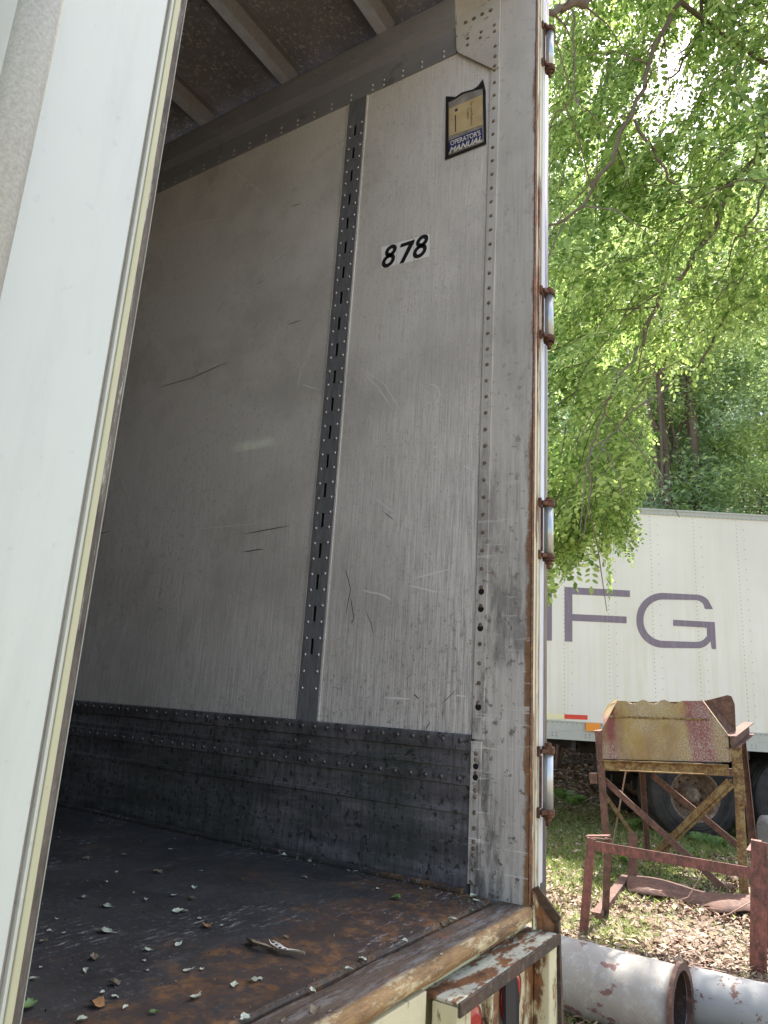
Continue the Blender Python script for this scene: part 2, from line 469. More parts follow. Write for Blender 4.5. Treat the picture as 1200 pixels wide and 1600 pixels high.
c = m.mix(m.math('MULTIPLY', m.rng(sx, .11, .17), m.rng(sx, .36, .29)), c, (.165, .035, .03))
c = m.mix(m.math('MULTIPLY', m.rng(sx, -.50, -.47), m.rng(sx, -.40, -.44)), c, (.15, .04, .035))
c = m.mix(m.math('MULTIPLY', m.rng(m.noise(85, 8, .85), .46, .60), m.rng(m.noise(2.0, 5, off=1), .36, .6)), c, (.36, .345, .31))
c = m.mix(m.rng(m.noise(160, 4, .7, off=4), .62, .70), c, (.10, .06, .04))
P['hopper'] = m.fin(c, .75, bump=m.noise(50, 8, .8), bs=.4)
P['yel'] = rusty('frame_yellow_rust', (.07, .035, .018), (.16, .085, .03), (.30, .21, .06), paint=(.22, .165, .07), pamt=.5, sc=11)
P['brown'] = rusty('frame_brown', (.05, .026, .02), (.14, .07, .05), (.2, .11, .075), sc=10)
P['pale'] = rusty('frame_pale', (.25, .15, .12), (.42, .28, .22), (.5, .38, .3), sc=10)
m = N('pipe_paint')
c = m.mix(m.rng(m.noise(2.5, 6), .35, .7), (.31, .305, .29), (.22, .215, .20))
c = m.mix(m.rng(m.noise(50, 8, .85), .48, .60, 0, .75), c, (.30, .24, .18))
c = m.mix(m.rng(m.noise(16, 8, .8, off=9), .5, .62, 0, .6), c, (.40, .40, .385))
c = m.mix(m.rng(m.noise(6, 7, .65, (1, 1, 1.6), off=3.3), .60, .615), c, (.15, .08, .07))
P['pipe'] = m.fin(c, .75, bump=m.noise(30, 8, .7), bs=.2)
m = N('pipe_paint_worn')
c = m.mix(m.rng(m.noise(2.5, 6), .35, .7), (.35, .35, .335), (.25, .255, .245))
c = m.mix(m.rng(m.noise(7, 9, .75, off=2.3), .53, .55), c, (.16, .085, .065))
P['pipe2'] = m.fin(c, .75, bump=m.noise(30, 8, .7), bs=.2)
P['bark'] = N('bark'); m = P['bark']; c = m.mix(m.noise(18, 8, .7, (1, 1, .3)), (.07, .05, .035), (.2, .15, .11)); P['bark'] = m.fin(c, .9, bump=m.noise(30, 8, .7, (1, 1, .3)), bs=.6)
P['locust'] = leafmat('locust_leaf', (.085, .17, .03), (.43, .54, .18), .58)
P['yleaf'] = leafmat('yellow_leaf', (.5, .4, .03), (.6, .5, .05), .5)
P['wood1'] = leafmat('wood_leaf_yellowgreen', (.16, .24, .07), (.42, .50, .20), .65)
P['wood2'] = leafmat('wood_leaf_dark', (.14, .22, .10), (.38, .47, .28), .62)
P['grass'] = leafmat('grass_blade', (.12, .19, .045), (.36, .42, .15), .45)
P['weed'] = leafmat('weed_leaf', (.11, .20, .05), (.22, .34, .10), .5)
def littermat():
    m = N('litter_leaf'); r = m.island()
    x = m.n('ShaderNodeValToRGB'); e = x.color_ramp.elements
    e[0].color = (.10, .05, .03, 1); e[1].color = (.42, .33, .27, 1)
    for p_, c_ in ((.3, (.17, .10, .06)), (.55, (.25, .165, .115)), (.8, (.34, .25, .19))):
        k = e.new(p_); k.color = (*c_, 1)
    m.l(r, x.inputs[0]); return m.fin(x.outputs[0], .7)
P['litter'] = littermat()
m = N('grit_crumbs'); P['gritm'] = m.fin(m.mix(m.island(), (.03, .027, .02), (.22, .21, .17)), .9)
m = N('soil')
c = m.mix(m.rng(m.noise(3, 8, .7), .35, .7), (.10, .075, .05), (.22, .17, .125))
c = m.mix(m.rng(m.noise(14, 9, .8), .5, .65, 0, .7), c, (.34, .27, .22))
c = m.mix(m.rng(m.noise(.8, 6, .7, off=4), .5, .62, 0, .6), c, (.10, .15, .045))
P['soil'] = m.fin(c, .9, bump=m.noise(18, 9, .8), bs=.7, bd=.02)
P['curl_pale'] = N('leaf_pale'); m = P['curl_pale']; P['curl_pale'] = m.fin(m.mix(m.noise(40, 4), (.38, .42, .30), (.64, .66, .52)), .7)
P['curl_orange'] = N('leaf_orange'); m = P['curl_orange']; P['curl_orange'] = m.fin(m.mix(m.noise(40, 4), (.36, .17, .06), (.5, .3, .14)), .7)
P['curl_green'] = N('leaf_green'); m = P['curl_green']; P['curl_green'] = m.fin(m.mix(m.noise(40, 4), (.09, .17, .05), (.2, .3, .1)), .6)
P['curl_brown'] = N('leaf_brown'); m = P['curl_brown']; P['curl_brown'] = m.fin(m.mix(m.noise(40, 4), (.14, .10, .06), (.3, .25, .17)), .7)

# =================================================================== NEAR TRAILER
ZF = 0.9865
ZP = 1.343      # top of scuff plate / bottom of liner
ZR = 3.502      # top of liner
YL = 11.8       # inner length
XL = -2.46      # left wall
TR = thing('semi_trailer', (-1.23, -0.15, 0), 'open white box trailer with rusty rear sill and dirty empty cargo bay', 'trailer')

# deck
b = MB().box(XL, -.012, -.068, YL, ZF - .04, ZF)
b.box(XL, -.012, -.062, YL, ZF - .2, ZF - .045)
deck = b.build('floor', P['deck'], TR, .006)
b = MB()
b.box(-.03, -.012, 0.0, YL, ZF, ZF + .012)
b.build('floor_caulk', P['deck'], deck, .003)
# threshold plate with rounded nose
prof = [(-.073, ZF - .012), (-.080, ZF - .004), (-.1415, ZF - .003)]
for k in range(9):
    a = math.radians(90 + k * 18)
    prof.append((-.142 + math.cos(a) * .018, ZF - .021 + math.sin(a) * .018))
prof += [(-.13, ZF - .05), (-.1, ZF - .05), (-.073, ZF - .04)]
b = MB(); n = len(prof); nx = 60
xs = np.linspace(XL, .012, nx)
for x in xs:
    for (y, z) in prof: b.v.append((x, y + .0012 * math.sin(x * 31), z + .001 * math.sin(x * 23 + 1)))
for i in range(nx - 1):
    for k in range(n):
        k2 = (k + 1) % n
        b.f.append([i * n + k, i * n + k2, (i + 1) * n + k2, (i + 1) * n + k]); b.m.append(0); b.sm.append(2 < k < 11)
b.f.append(list(range(n))); b.m.append(0); b.sm.append(False)
b.f.append([(nx - 1) * n + k for k in range(n)][::-1]); b.m.append(0); b.sm.append(False)
b.build('threshold_plate', P['thresh'], TR)
# sill beam behind the light housing
MB().box(XL, -.475, -.1535, -.1285, .55, ZF - .043).build('sill_plate', P['housing'], TR, .002)
b = MB().box(XL, .045, -.128, -.08, .55, ZF - .052)
b.build('rear_sill', P['housing'], TR, .004)

# light housing : open box frame, round red lamps inside
HX0, HX1, HY0, HY1, HZ1, HZ0 = -.45, .052, -.200, -.1505, .929, .70
b = MB()
b.box(HX0, HX1, HY0, -.1287, HZ1 - .006, HZ1, 0)
b.build('light_housing', P['ledge'], TR, .002)
lh = MB().box(HX0 - .001, HX1 + .001, HY0 - .006, HY0 - .001, HZ1 - .022, HZ1 + .001)
lh.build('housing_lip', P['lip'], TR, .002)
b = MB()
b.box(HX0, HX0 + .055, HY0, HY1, HZ0, HZ1 - .007)
b.box(HX0 + .055, -.08, HY1 - .012, HY1 - .002, HZ0, HZ1 - .007)
b.box(HX1 - .05, HX1, HY0, HY1 - .013, HZ0, HZ1 - .007)
b.box(-.08, HX1, HY1 - .012, HY1 - .002, HZ0, HZ1 - .007)
b.box(HX0, HX1, HY0, HY1, HZ0 - .012, HZ0)
b.box(-.28, -.245, HY0 + .012, HY1 - .013, HZ0, HZ1 - .007)
b.build('housing_frame', P['housing'], TR, .003)
for x in (-.355, -.165):
    b = MB(); c0 = np.array([x, HY1 - .012, .862 if x > -.2 else .850])
    b.tube([c0, c0 + np.array([0, -.014, 0])], [.060, .060], 32)
    lamp = b.build('tail_light', P['trimlight'], TR)
    b = MB(); b.tube([c0 + np.array([0, -.0142, 0]), c0 + np.array([0, -.020, 0]), c0 + np.array([0, -.024, 0])], [.052, .048, .03], 32)
    b.build('lens', P['red'], lamp)
b = MB(); b.prism([(-.235, HY1 - .04, HZ1 - .02), (-.185, HY1 - .04, HZ1 - .02), (-.175, HY1 - .045, HZ1 - .06), (-.178, HY1 - .045, HZ0 + .01), (-.235, HY1 - .045, HZ0 + .01)], (0, -.006, 0))
b.build('rubber_flap', P['black'], TR)
# brace gusset at the foot of the post
b = MB()
b.prism([(.014, -.158, 1.015), (.052, -.162, .985), (.072, -.198, .945), (.068, -.205, .70), (.053, -.205, .70), (.053, -.165, .93), (.014, -.158, .935)], (.004, .006, 0))
b.build('corner_brace', P['housing'], TR, .001)
b = MB(); b.bar((.024, -.156, 1.018), (.066, -.196, .952), .007, .022, (0, -.6, .4)); b.bar((.066, -.197, .952), (.064, -.206, .70), .012, .008, (0, -1, 0))
b.build('brace_lip', P['lip'], TR)

# liner panels and logistics strips
SY = [(.482, .557)]
while SY[-1][1] + 1.22 < YL: SY.append((SY[-1][0] + 1.22, SY[-1][1] + 1.22))
y0 = 0.0
scr_d = [[(455, 322), (470, 318)], [(340, 487), (352, 470)], [(380, 862), (412, 858)], [(450, 507), (470, 500)],
         [(540, 890), (548, 920), (543, 945), (541, 958)], [(572, 955), (580, 975), (583, 990)], [(548, 935), (553, 965), (549, 975)],
         [(690, 1100), (712, 1078)], [(150, 835), (172, 830)], [(380, 835), (450, 822)], [(250, 605), (300, 590), (355, 566)],
         [(600, 800), (615, 812)], [(665, 1140), (672, 1128)], [(646, 1085), (655, 1092)], [(400, 445), (412, 438)]]
scr_l = [[(350, 490), (380, 450), (430, 405), (455, 385)], [(345, 480), (370, 440), (400, 410)], [(430, 385), (480, 372), (525, 368)],
         [(565, 580), (590, 605), (608, 632)], [(562, 575), (600, 600), (625, 640)], [(648, 903), (700, 890)], [(703, 878), (701, 893)],
         [(640, 915), (685, 925)], [(565, 922), (600, 930), (610, 937)], [(600, 1090), (642, 1092)], [(712, 1086), (728, 1088)],
         [(465, 610), (470, 575), (478, 565)], [(470, 600), (500, 610)], [(240, 375), (300, 350), (350, 340)], [(360, 262), (420, 310)],
         [(585, 778), (615, 800)], [(190, 930), (225, 865)], [(290, 828), (400, 818)], [(395, 680), (395, 690)], [(672, 600), (684, 605), (688, 618), (680, 632)],
         [(660, 632), (675, 628)], [(675, 690), (685, 682)], [(676, 700), (685, 696)], [(676, 714), (686, 712)], [(725, 728), (738, 735)]]
panels = []
for i, (a, c_) in enumerate(SY + [(YL, YL)]):
    b = MB().box(0, .012, y0 + .0005, a - .0005, ZP - .02, ZR + .03)
    if i < 2:
        lo, hi = y0, a
        for L_, mi, wd in ((scr_d, 1, .0026), (scr_l, 2, .0048)):
            for s_ in L_:
                pts = [on_x(u, v, -.0006) for u, v in s_]
                if all(lo < p[1] < hi - .005 and ZP < p[2] < ZR for p in pts):
                    # subdivide + wobble
                    fine = []
                    for k in range(len(pts) - 1):
                        for t in np.linspace(0, 1, 5)[:-1]:
                            q = pts[k] * (1 - t) + pts[k + 1] * t; q[2] += rnd.uniform(-.001, .001); fine.append(q)
                    fine.append(pts[-1])
                    b.ribbon(fine, wd * rnd.uniform(.5, 1.2), (1, 0, 0), mi)
    panels.append(b.build('wall_panel', [P['panel'], P['dark_scratch'], P['light_scratch']], TR))
    b = MB()
    if i < len(SY):
        b.box(-.0035, .0, a - .006, a - .0005, ZP, ZR); b.box(-.0035, .0, c_ + .0005, c_ + .004, ZP, ZR)
        b.build('edge_bead', P['panel'], panels[-1])
    y0 = c_
SL = [3.368 - k * .0956 for k in range(20)]
strip_n = 0
for (a, c_) in SY:
    b = MB(); mid = (a + c_) / 2 + .002; hw = .0064
    b.box(-.004, 0.002, a + .0005, mid - hw, ZP - .03, ZR + .04)
    b.box(-.004, 0.002, mid + hw, c_ - .0005, ZP - .03, ZR + .04)
    zt = ZR + .04
    for z in SL:
        b.box(-.004, .002, mid - hw, mid + hw, z + .023, zt); zt = z - .023
    b.box(-.004, .002, mid - hw, mid + hw, ZP - .03, zt)
    st = b.build('logistics_strip', P['strip'], TR)
    MB().box(.02, .024, a, c_, ZP, ZR).build('slot_shade_sheet', P['slot'], st)  # black sheet stands for the shade deep in the slots
    strip_n += 1
    if strip_n < 3:
        b = MB()
        for z in SL + [SL[-1] - .0956]:
            for yy in (a + .013, c_ - .013):
                b.dome((-.004, yy, z + .024), (-1, 0, 0), .0052, .003)
                b.dome((-.004, yy, z - .024), (-1, 0, 0), .0052, .003)
        b.build('rivet_rows', P['rivet'], st)

# scuff plate
prof = [(0.01, ZF - .01), (-.004, ZF - .01), (-.004, ZF + .03), (-.002, ZF + .045), (-.002, 1.155), (-.006, 1.158), (-.006, 1.166), (-.002, 1.169), (-.002, 1.222), (-.008, 1.224),
        (-.008, 1.252), (-.003, 1.255), (-.003, 1.262), (-.006, 1.264), (-.006, 1.272), (-.003, 1.274), (-.003, 1.302), (-.009, 1.305), (-.009, 1.340), (-.005, ZP), (0.01, ZP)]
b = MB(); n = len(prof)
for y in (0.0, YL):
    b.v += [(x, y, z) for x, z in prof]
for k in range(n): b.f.append([k, (k + 1) % n, n + (k + 1) % n, n + k]); b.m.append(0); b.sm.append(False)
b.f.append(list(range(n))[::-1]); b.m.append(0); b.sm.append(False)
sc = b.build('scuff_plate', P['scuff'], TR)
b = MB(); y = .027
while y < 3.2:
    b.dome((-.009, y, 1.328), (-1, 0, 0), .0062, .0045)
    b.dome((-.008, y + .002, 1.238), (-1, 0, 0), .0062, .0045)
    y += rnd.choice((.044, .046, .047, .049))
for yy in (.502, .554, 1.722, 1.774): b.dome((-.003, yy, 1.286), (-1, 0, 0), .0062, .0045)
b.build('rivet_rows', P['rivetdark'], sc)

# top rail
prof = [(.012, ZR), (-.005, ZR), (-.005, 3.600), (-.012, 3.612), (-.026, 3.625), (-.036, 3.700), (-.036, 3.712), (.012, 3.712)]
b = MB(); n = len(prof)
for y in (.122, YL): b.v += [(x, y, z) for x, z in prof]
for k in range(n): b.f.append([k, (k + 1) % n, n + (k + 1) % n, n + k]); b.m.append(0); b.sm.append(False)
b.f.append(list(range(n))[::-1]); b.m.append(0); b.sm.append(False)
rl = b.build('top_rail', P['rail'], TR)
b = MB()
for y in (.093, .172, .257, .333, .410, .458, .552, .639, .72, .80, .88, .96, 1.045, 1.13, 1.21, 1.30, 1.38, 1.47, 1.55, 1.64, 1.72):
    b.dome((-.005, y, 3.533), (-1, 0, 0), .0052, .003); b.dome((-.005, y, 3.512), (-1, 0, 0), .0052, .003)
b.build('rivet_rows', P['rivet'], rl)
# roof + bows
MB().box(XL, .0, -.1, YL, 3.752, 3.76).build('roof', P['roof'], TR)
for k in range(-0, 26):
    y = .41 + .445 * k
    if y > YL - .2: break
    b = MB()
    b.box(XL + .02, -.02, y - .021, y + .021, 3.712, 3.716)
    for sgn in (-1, 1):
        b2 = MB() if sgn < 0 else b2
        b2.prism([(XL + .02, y + sgn * .021, 3.712), (XL + .02, y + sgn * .021, 3.716), (XL + .02, y + sgn * .040, 3.752), (XL + .02, y + sgn * .043, 3.750)], (-XL - .04, 0, 0))
        b2.box(XL + .02, -.02, min(y + sgn * .043, y + sgn * .065), max(y + sgn * .043, y + sgn * .065), 3.748, 3.7515)
    bw = b.build('roof_bow', P['galv'], TR); b2.build('bow_flange', P['bowshade'], bw)

# walls of the box
MB().box(.0125 + .012, .052, -.012, YL + .04, ZF - .2, 3.80).build('side_wall', P['farskin'], TR)
hq = [on_x(u, v, 0.0) for u, v in ((366, 693), (426, 693), (395, 685), (395, 702))]
kf = (abs(CP[0]) + abs(XL)) / abs(CP[0])                       # unseen left-wall opening, added so its reflection makes a gleam on the liner
vy0, vy1 = sorted(CP[1] + kf * (q[1] - CP[1]) for q in hq[:2]); vz0, vz1 = sorted(CP[2] + kf * (q[2] - CP[2]) for q in hq[2:])
b = MB().box(XL - .05, XL, -.15, vy0, ZF - .2, 3.80); b.box(XL - .05, XL, vy1, YL + .04, ZF - .2, 3.80)
b.box(XL - .05, XL, vy0, vy1, ZF - .2, vz0); b.box(XL - .05, XL, vy0, vy1, vz1, 3.80); b.build('side_wall', P['panel_dull'], TR)
MB().box(XL, .02, YL, YL + .035, ZF - .1, 3.80).build('front_wall', P['panel_dull'], TR)

# rear post: inner face strip with rivets + wide painted face
post = MB().box(.0, .012, -.15, -.006, ZF - .03, 3.95).build('rear_post', P['post'], TR, .002)
b = MB().box(-.0055, -.0005, -.034, -.002, ZP - .01, 3.40)
b.build('post_flange', P['post'], post, .0015)
b = MB().box(-.0075, -.0005, -.030, -.001, ZF + .02, ZP - .014)
b.build('post_flange', P['post'], post, .0015)
b = MB(); b2 = MB(); b3 = MB(); z = 3.36
while z > 1.40:
    b.dome((-.0055, -.018, z), (-1, 0, 0), .0058, .0035, mi=0); z -= .0485
for yv in (925, 952, 982, 1105):
    q = on_x(750, yv); b2.dome((-.0056, -.018, q[2]), (-1, 0, 0), .0085, .0004, 12)
for z in (1.27, 1.245): b2.dome((-.0076, -.016, z), (-1, 0, 0), .0075, .0004, 12)
for z in (1.30, 1.285, 1.255, 1.215, 1.20, 1.165, 1.13, 1.10, 1.085, 1.07, 1.04): b.dome((-.0075, -.016, z), (-1, 0, 0), .0055, .003)
b.build('rivet_row', P['rivetrust'], post)
b2.build('bolt_hole_disc', P['hole'], post)  # flat black discs stand for the darkness of open holes
b = MB().box(-.0012, .012, -.153, -.1503, ZF, 3.95); b.box(.012, .0185, -.1512, -.1503, ZF, 3.95)
b.build('rust_edge', P['rustline'], post)
b = MB().box(.0125, .052, -.150, -.014, ZF - .03, 3.95)
b.box(.036, .050, -.1535, -.1503, ZF + .03, 3.95)
b.build('rear_channel', P['channel'], post, .002)
MB().box(.0505, .062, -.156, -.1505, ZF + .02, 3.95).build('channel_trim', P['trimlight'], post, .001)

# corner gusset at top + header
gp = [on_x(u, v, -.012) for u, v in ((709, 30), (712, 47), (713, 78), (716, 82), (771, 108), (779, 104), (782, -8), (768, 0))]
b = MB().prism(gp, (.008, 0, 0))
gs = b.build('corner_gusset', P['gusset'], TR, .001)
e_l = on_x(697, -75, -.085); e_r = on_x(784, -130, -.085); m_l = gp[0]; m_r = gp[7]
b = MB().prism([m_l, m_r, gp[6], e_r, e_l], (.002, .005, .003))
b.build('gusset_web', P['gusset'], gs)
b = MB()
for (u, v), r in zip(((728, 35), (741, 29), (754, 22), (767, 16)), [.0075] * 4): b.dome(on_x(u, v, -.0122), (-1, 0, 0), r, .004)
for u, v in ((731, 60), (731, 70), (752, 50), (751, 59), (773, 39), (773, 49), (774, 72), (774, 88), (773, 103)): b.dome(on_x(u, v, -.0122), (-1, 0, 0), .006, .0035)
b.build('rivet_group', P['rivetrust'], gs)
MB().box(XL, .0, -.15, -.02, 3.80, 3.98).build('rear_header', P['post'], TR, .004)
MB().box(XL, -.12, -.145, -.10, 3.7605, 3.80).build('header_flange', P['post'], TR)

# number decal 878
cent = []
dec = MB()
def decal_quad(uv, x=-.0006): return [on_x(u, v, x) for u, v in uv]
for uv in (((596, 386), (620, 380), (619, 414), (596, 420)), ((621, 379), (646, 373), (646, 408), (620, 414)), ((647, 372), (671, 366), (671, 401), (647, 407))):
    dec.prism(decal_quad(uv), (-.0005, 0, 0))
dq = dec.build('number_decal', P['decal'], TR)
def stroke_poly(mb, pts, wd, x, mi=0, n=6, closed=False, taper=False):
    """round stroke in the wall plane from (y,z) points"""
    P3 = [np.array([x, p[0], p[1]]) for p in pts]
    if closed: P3.append(P3[0])
    vs = []
    m_ = len(P3)
    for i, p in enumerate(P3):
        a = P3[i - 1] if i else (P3[-2] if closed else P3[0]); c = P3[i + 1] if i < m_ - 1 else (P3[1] if closed else P3[-1])
        d = c - a; d /= np.linalg.norm(d) + 1e-9; q = np.cross(d, (1, 0, 0))
        vs += [p + q * wd / 2, p - q * wd / 2]
    mb.add(vs, [(2 * i, 2 * i + 1, 2 * i + 3, 2 * i + 2) for i in range(m_ - 1)], mi)
b = MB()
def digit8(cy, cz, h):
    w_ = h * .62
    # y axis runs to screen left, so mirror
    for (oz, ry, rz) in ((h * .235, w_ * .32, h * .19), (-h * .22, w_ * .38, h * .225)):
        pts = [(cy - (math.cos(a) * ry + (oz + math.sin(a) * rz) * .2), cz + oz + math.sin(a) * rz) for a in np.linspace(0, 2 * math.pi, 25)[:-1]]
        stroke_poly(b, pts, h * .185, -.0014, closed=True)
def digit7(cy, cz, h):
    b.prism([(-.0014, cy - y_ * h, cz + z_ * h) for y_, z_ in ((-.22, .48), (.46, .48), (.43, .33), (-.02, -.48), (-.24, -.48), (.17, .31), (-.25, .31))], (-.0003, 0, 0))
c1, c2, c3 = on_x(609, 400), on_x(633, 394), on_x(658, 385)
H8 = .076
digit8(c1[1], c1[2], H8); digit7(c2[1], c2[2] - .002, H8); digit8(c3[1], c3[2], H8)
b.build('digits', P['ink'], dq)

# manual pouch
def pq(u, v, x=-.004): return on_x(u, v, x)
outer = [(697, 151), (712, 152), (722, 145), (740, 140), (747, 135), (755, 124), (759, 142), (760, 225), (696, 250)]
P['pouch'] = flat('pouch_black', (.018, .016, .015), .45)
P['pouchgrey'] = N('pouch_clear'); m = P['pouchgrey']; P['pouchgrey'] = m.fin(m.mix(m.rng(m.noise(20, 5), .4, .65), (.22, .2, .17), (.36, .33, .28)), .25)
P['paper'] = N('paper_yellowed'); m = P['paper']; P['paper'] = m.fin(m.mix(m.rng(m.noise(18, 6), .35, .7), (.60, .46, .24), (.47, .34, .16)), .5)
P['blue'] = N('label_blue'); m = P['blue']; P['blue'] = m.fin(m.mix(m.rng(m.noise(40, 6, .7), .56, .64), (.015, .022, .12), (.2, .12, .05)), .4)
P['bluelet'] = flat('lettering_pale', (.70, .66, .58), .5)
b = MB().prism([pq(u, v, -.002) for u, v in outer], (-.002, 0, 0))
po = b.build('document_pouch', P['pouch'], TR)
b = MB().prism([pq(u, v, -.0045) for u, v in ((701, 160), (712, 155), (724, 147), (742, 142), (754, 139), (756, 222), (701, 243))], (-.0008, 0, 0))
b.build('clear_window', P['pouchgrey'], po)
b = MB().prism([pq(u, v, -.0055) for u, v in ((702, 170), (754, 148), (754, 195), (702, 213))], (-.0008, 0, 0))
b.build('booklet', P['paper'], po)
b = MB().prism([pq(u, v, -.0056) for u, v in ((701, 220), (753, 200), (754, 216), (701, 238))], (-.0008, 0, 0))
b.build('label_band', P['blue'], po)
def text_obj(txt, name, parent, mat, origin_uv, end_uv, h_uv, x, italic=False, bold=.0):
    """text on the wall plane x: baseline from origin to end"""
    cu = bpy.data.curves.new(name, 'FONT'); cu.body = txt; cu.extrude = .0; cu.offset = bold
    cu.shear = .25 if italic else 0
    o = bpy.data.objects.new(name, cu); COL.objects.link(o)
    bpy.context.view_layer.update()
    me = bpy.data.meshes.new_from_object(o.evaluated_get(bpy.context.evaluated_depsgraph_get()))
    bpy.data.objects.remove(o)
    co = np.array([v.co[:] for v in me.vertices])
    mn, mx = co.min(0), co.max(0)
    a = on_x(*origin_uv, x); e_ = on_x(*end_uv, x); hh = on_x(*h_uv, x)
    U = (e_ - a); V = (hh - a)
    q = (co - mn) / (mx - mn + 1e-9)
    W = a + q[:, :1] * U + q[:, 1:2] * V
    L = np.array([0., 0., 0.]); pr = parent
    while pr is not None: L += np.array(pr.location); pr = pr.parent
    me.vertices.foreach_set('co', (W - L).astype(np.float32).ravel()); me.materials.append(mat); me.update()
    o = bpy.data.objects.new(name, me); COL.objects.link(o); o.parent = parent
    return o
text_obj("OPERATOR'S", 'lettering', po, P['bluelet'], (704, 228), (751, 211), (703.5, 220), -.0068, bold=.02)
text_obj("MANUAL", 'lettering', po, P['bluelet'], (702, 240), (753, 221), (702.5, 231), -.0069, True, .03)
text_obj("Van and Platform", 'lettering', po, P['ink'], (735.5, 158), (735.5, 196), (738.5, 157), -.0067)
text_obj("Trailers", 'lettering', po, P['ink'], (730, 169), (730, 186), (733, 168), -.0067)
b = MB(); b.dome(pq(713, 172, -.0062), (-1, 0, 0), .006, .0008, 12); b.prism([pq(u, v, -.0064) for u, v in ((711, 180), (712.5, 179.5), (712.5, 206), (711, 206.5))], (-.0003, 0, 0))
b.build('emblem', P['blue'], po)

# ---- left door (closed), outer face towards the camera
DY = -.16
XE = CP[0] + .454 * (.64 / .68)
def dx(rel): return CP[0] + rel * (.64 / .68)
LD = MB().box(XL + .02, dx(.454), DY, DY + .045, ZF - .06, 3.83).build('left_door', P['white'], TR, .002)
for nm, a, c_, yy, mt in (('edge_trim', .454, .4585, .004, 'trimgrey'), ('edge_trim', .4585, .4625, -.001, 'trimlight'), ('door_gasket', .4625, .4705, -.003, 'olive'), ('door_gasket', .4705, .4800, -.0005, 'gasket'), ('gasket_lip', .4800, .4807, -.0015, 'trimlight'), ('gasket_lip', .4807, .4845, .010, 'black')):
    MB().box(dx(a) + .0002, dx(c_), DY + yy, DY + .045, ZF - .055, 3.825).build(nm, P[mt], LD, .0005)
b = MB(); b.tube([(-1.437, DY - .05, ZF - .05), (-1.437, DY - .05, 3.82)], .0185, 24)
rd = b.build('lock_rod', P['rod'], LD)
b = MB()
for z in (1.2, 2.62, 3.6):
    b.box(-1.467, -1.407, DY - .028, DY, z - .04, z + .04); b.box(-1.463, -1.411, DY - .072, DY - .028, z - .02, z + .02)
b.build('rod_bracket', P['galv'], LD, .003)

# ---- right door folded back along the side
RD = MB().box(.068, .118, -.128, 1.06, ZF - .05, 3.82).build('right_door', P['white'], TR, .002)
b = MB().box(.0635, .100, -.148, -.1285, ZF + .03, 3.82); b.build('door_edge_trim', P['dooralu'], RD, .002)
b = MB(); b.tube([(.116, -.132, ZF + .0), (.116, -.132, 3.82)], .018, 16); b.build('door_edge_tube', P['doorgrey'], RD)
MB().box(.1345, .138, -.130, -.112, ZF, 3.82).build('weather_seal', P['black'], RD)
for (z1, z0) in ((3.515, 3.368), (2.568, 2.428), (1.940, 1.800), (1.316, 1.178)):
    hx, hy = .079, -.168
    b = MB(); b.tube([(hx, hy, z0), (hx, hy, z1)], .0125, 16)
    hg = b.build('hinge', P['barrel'], RD)
    b = MB()
    for z, dn in ((z0, -1), (z1, 1)):
        b.tube([(hx, hy, z - .006), (hx, hy, z + .006)], .0165, 16)
        b.tube([(hx, hy, z + dn * .006), (hx, hy, z + dn * .012)], .0155, 16)
        b.bar((hx - .008, hy, z), (.046, -.160, z), .012, .010)
        b.box(.040, .050, -.160, -.1540, z - .012, z + .012)
        b.tube([(hx, hy, z + dn * .012), (hx, hy, z + dn * .020)], .0095, 6, smooth=False)
    b.tube([(hx, hy, z0 - .02), (hx, hy, z0 - .032)], .006, 8)
    b.box(.050, .055, -.162, -.1562, z0 + .01, z1 - .01)
    b.build('hinge_bracket', P['hingerust'], hg, .001)

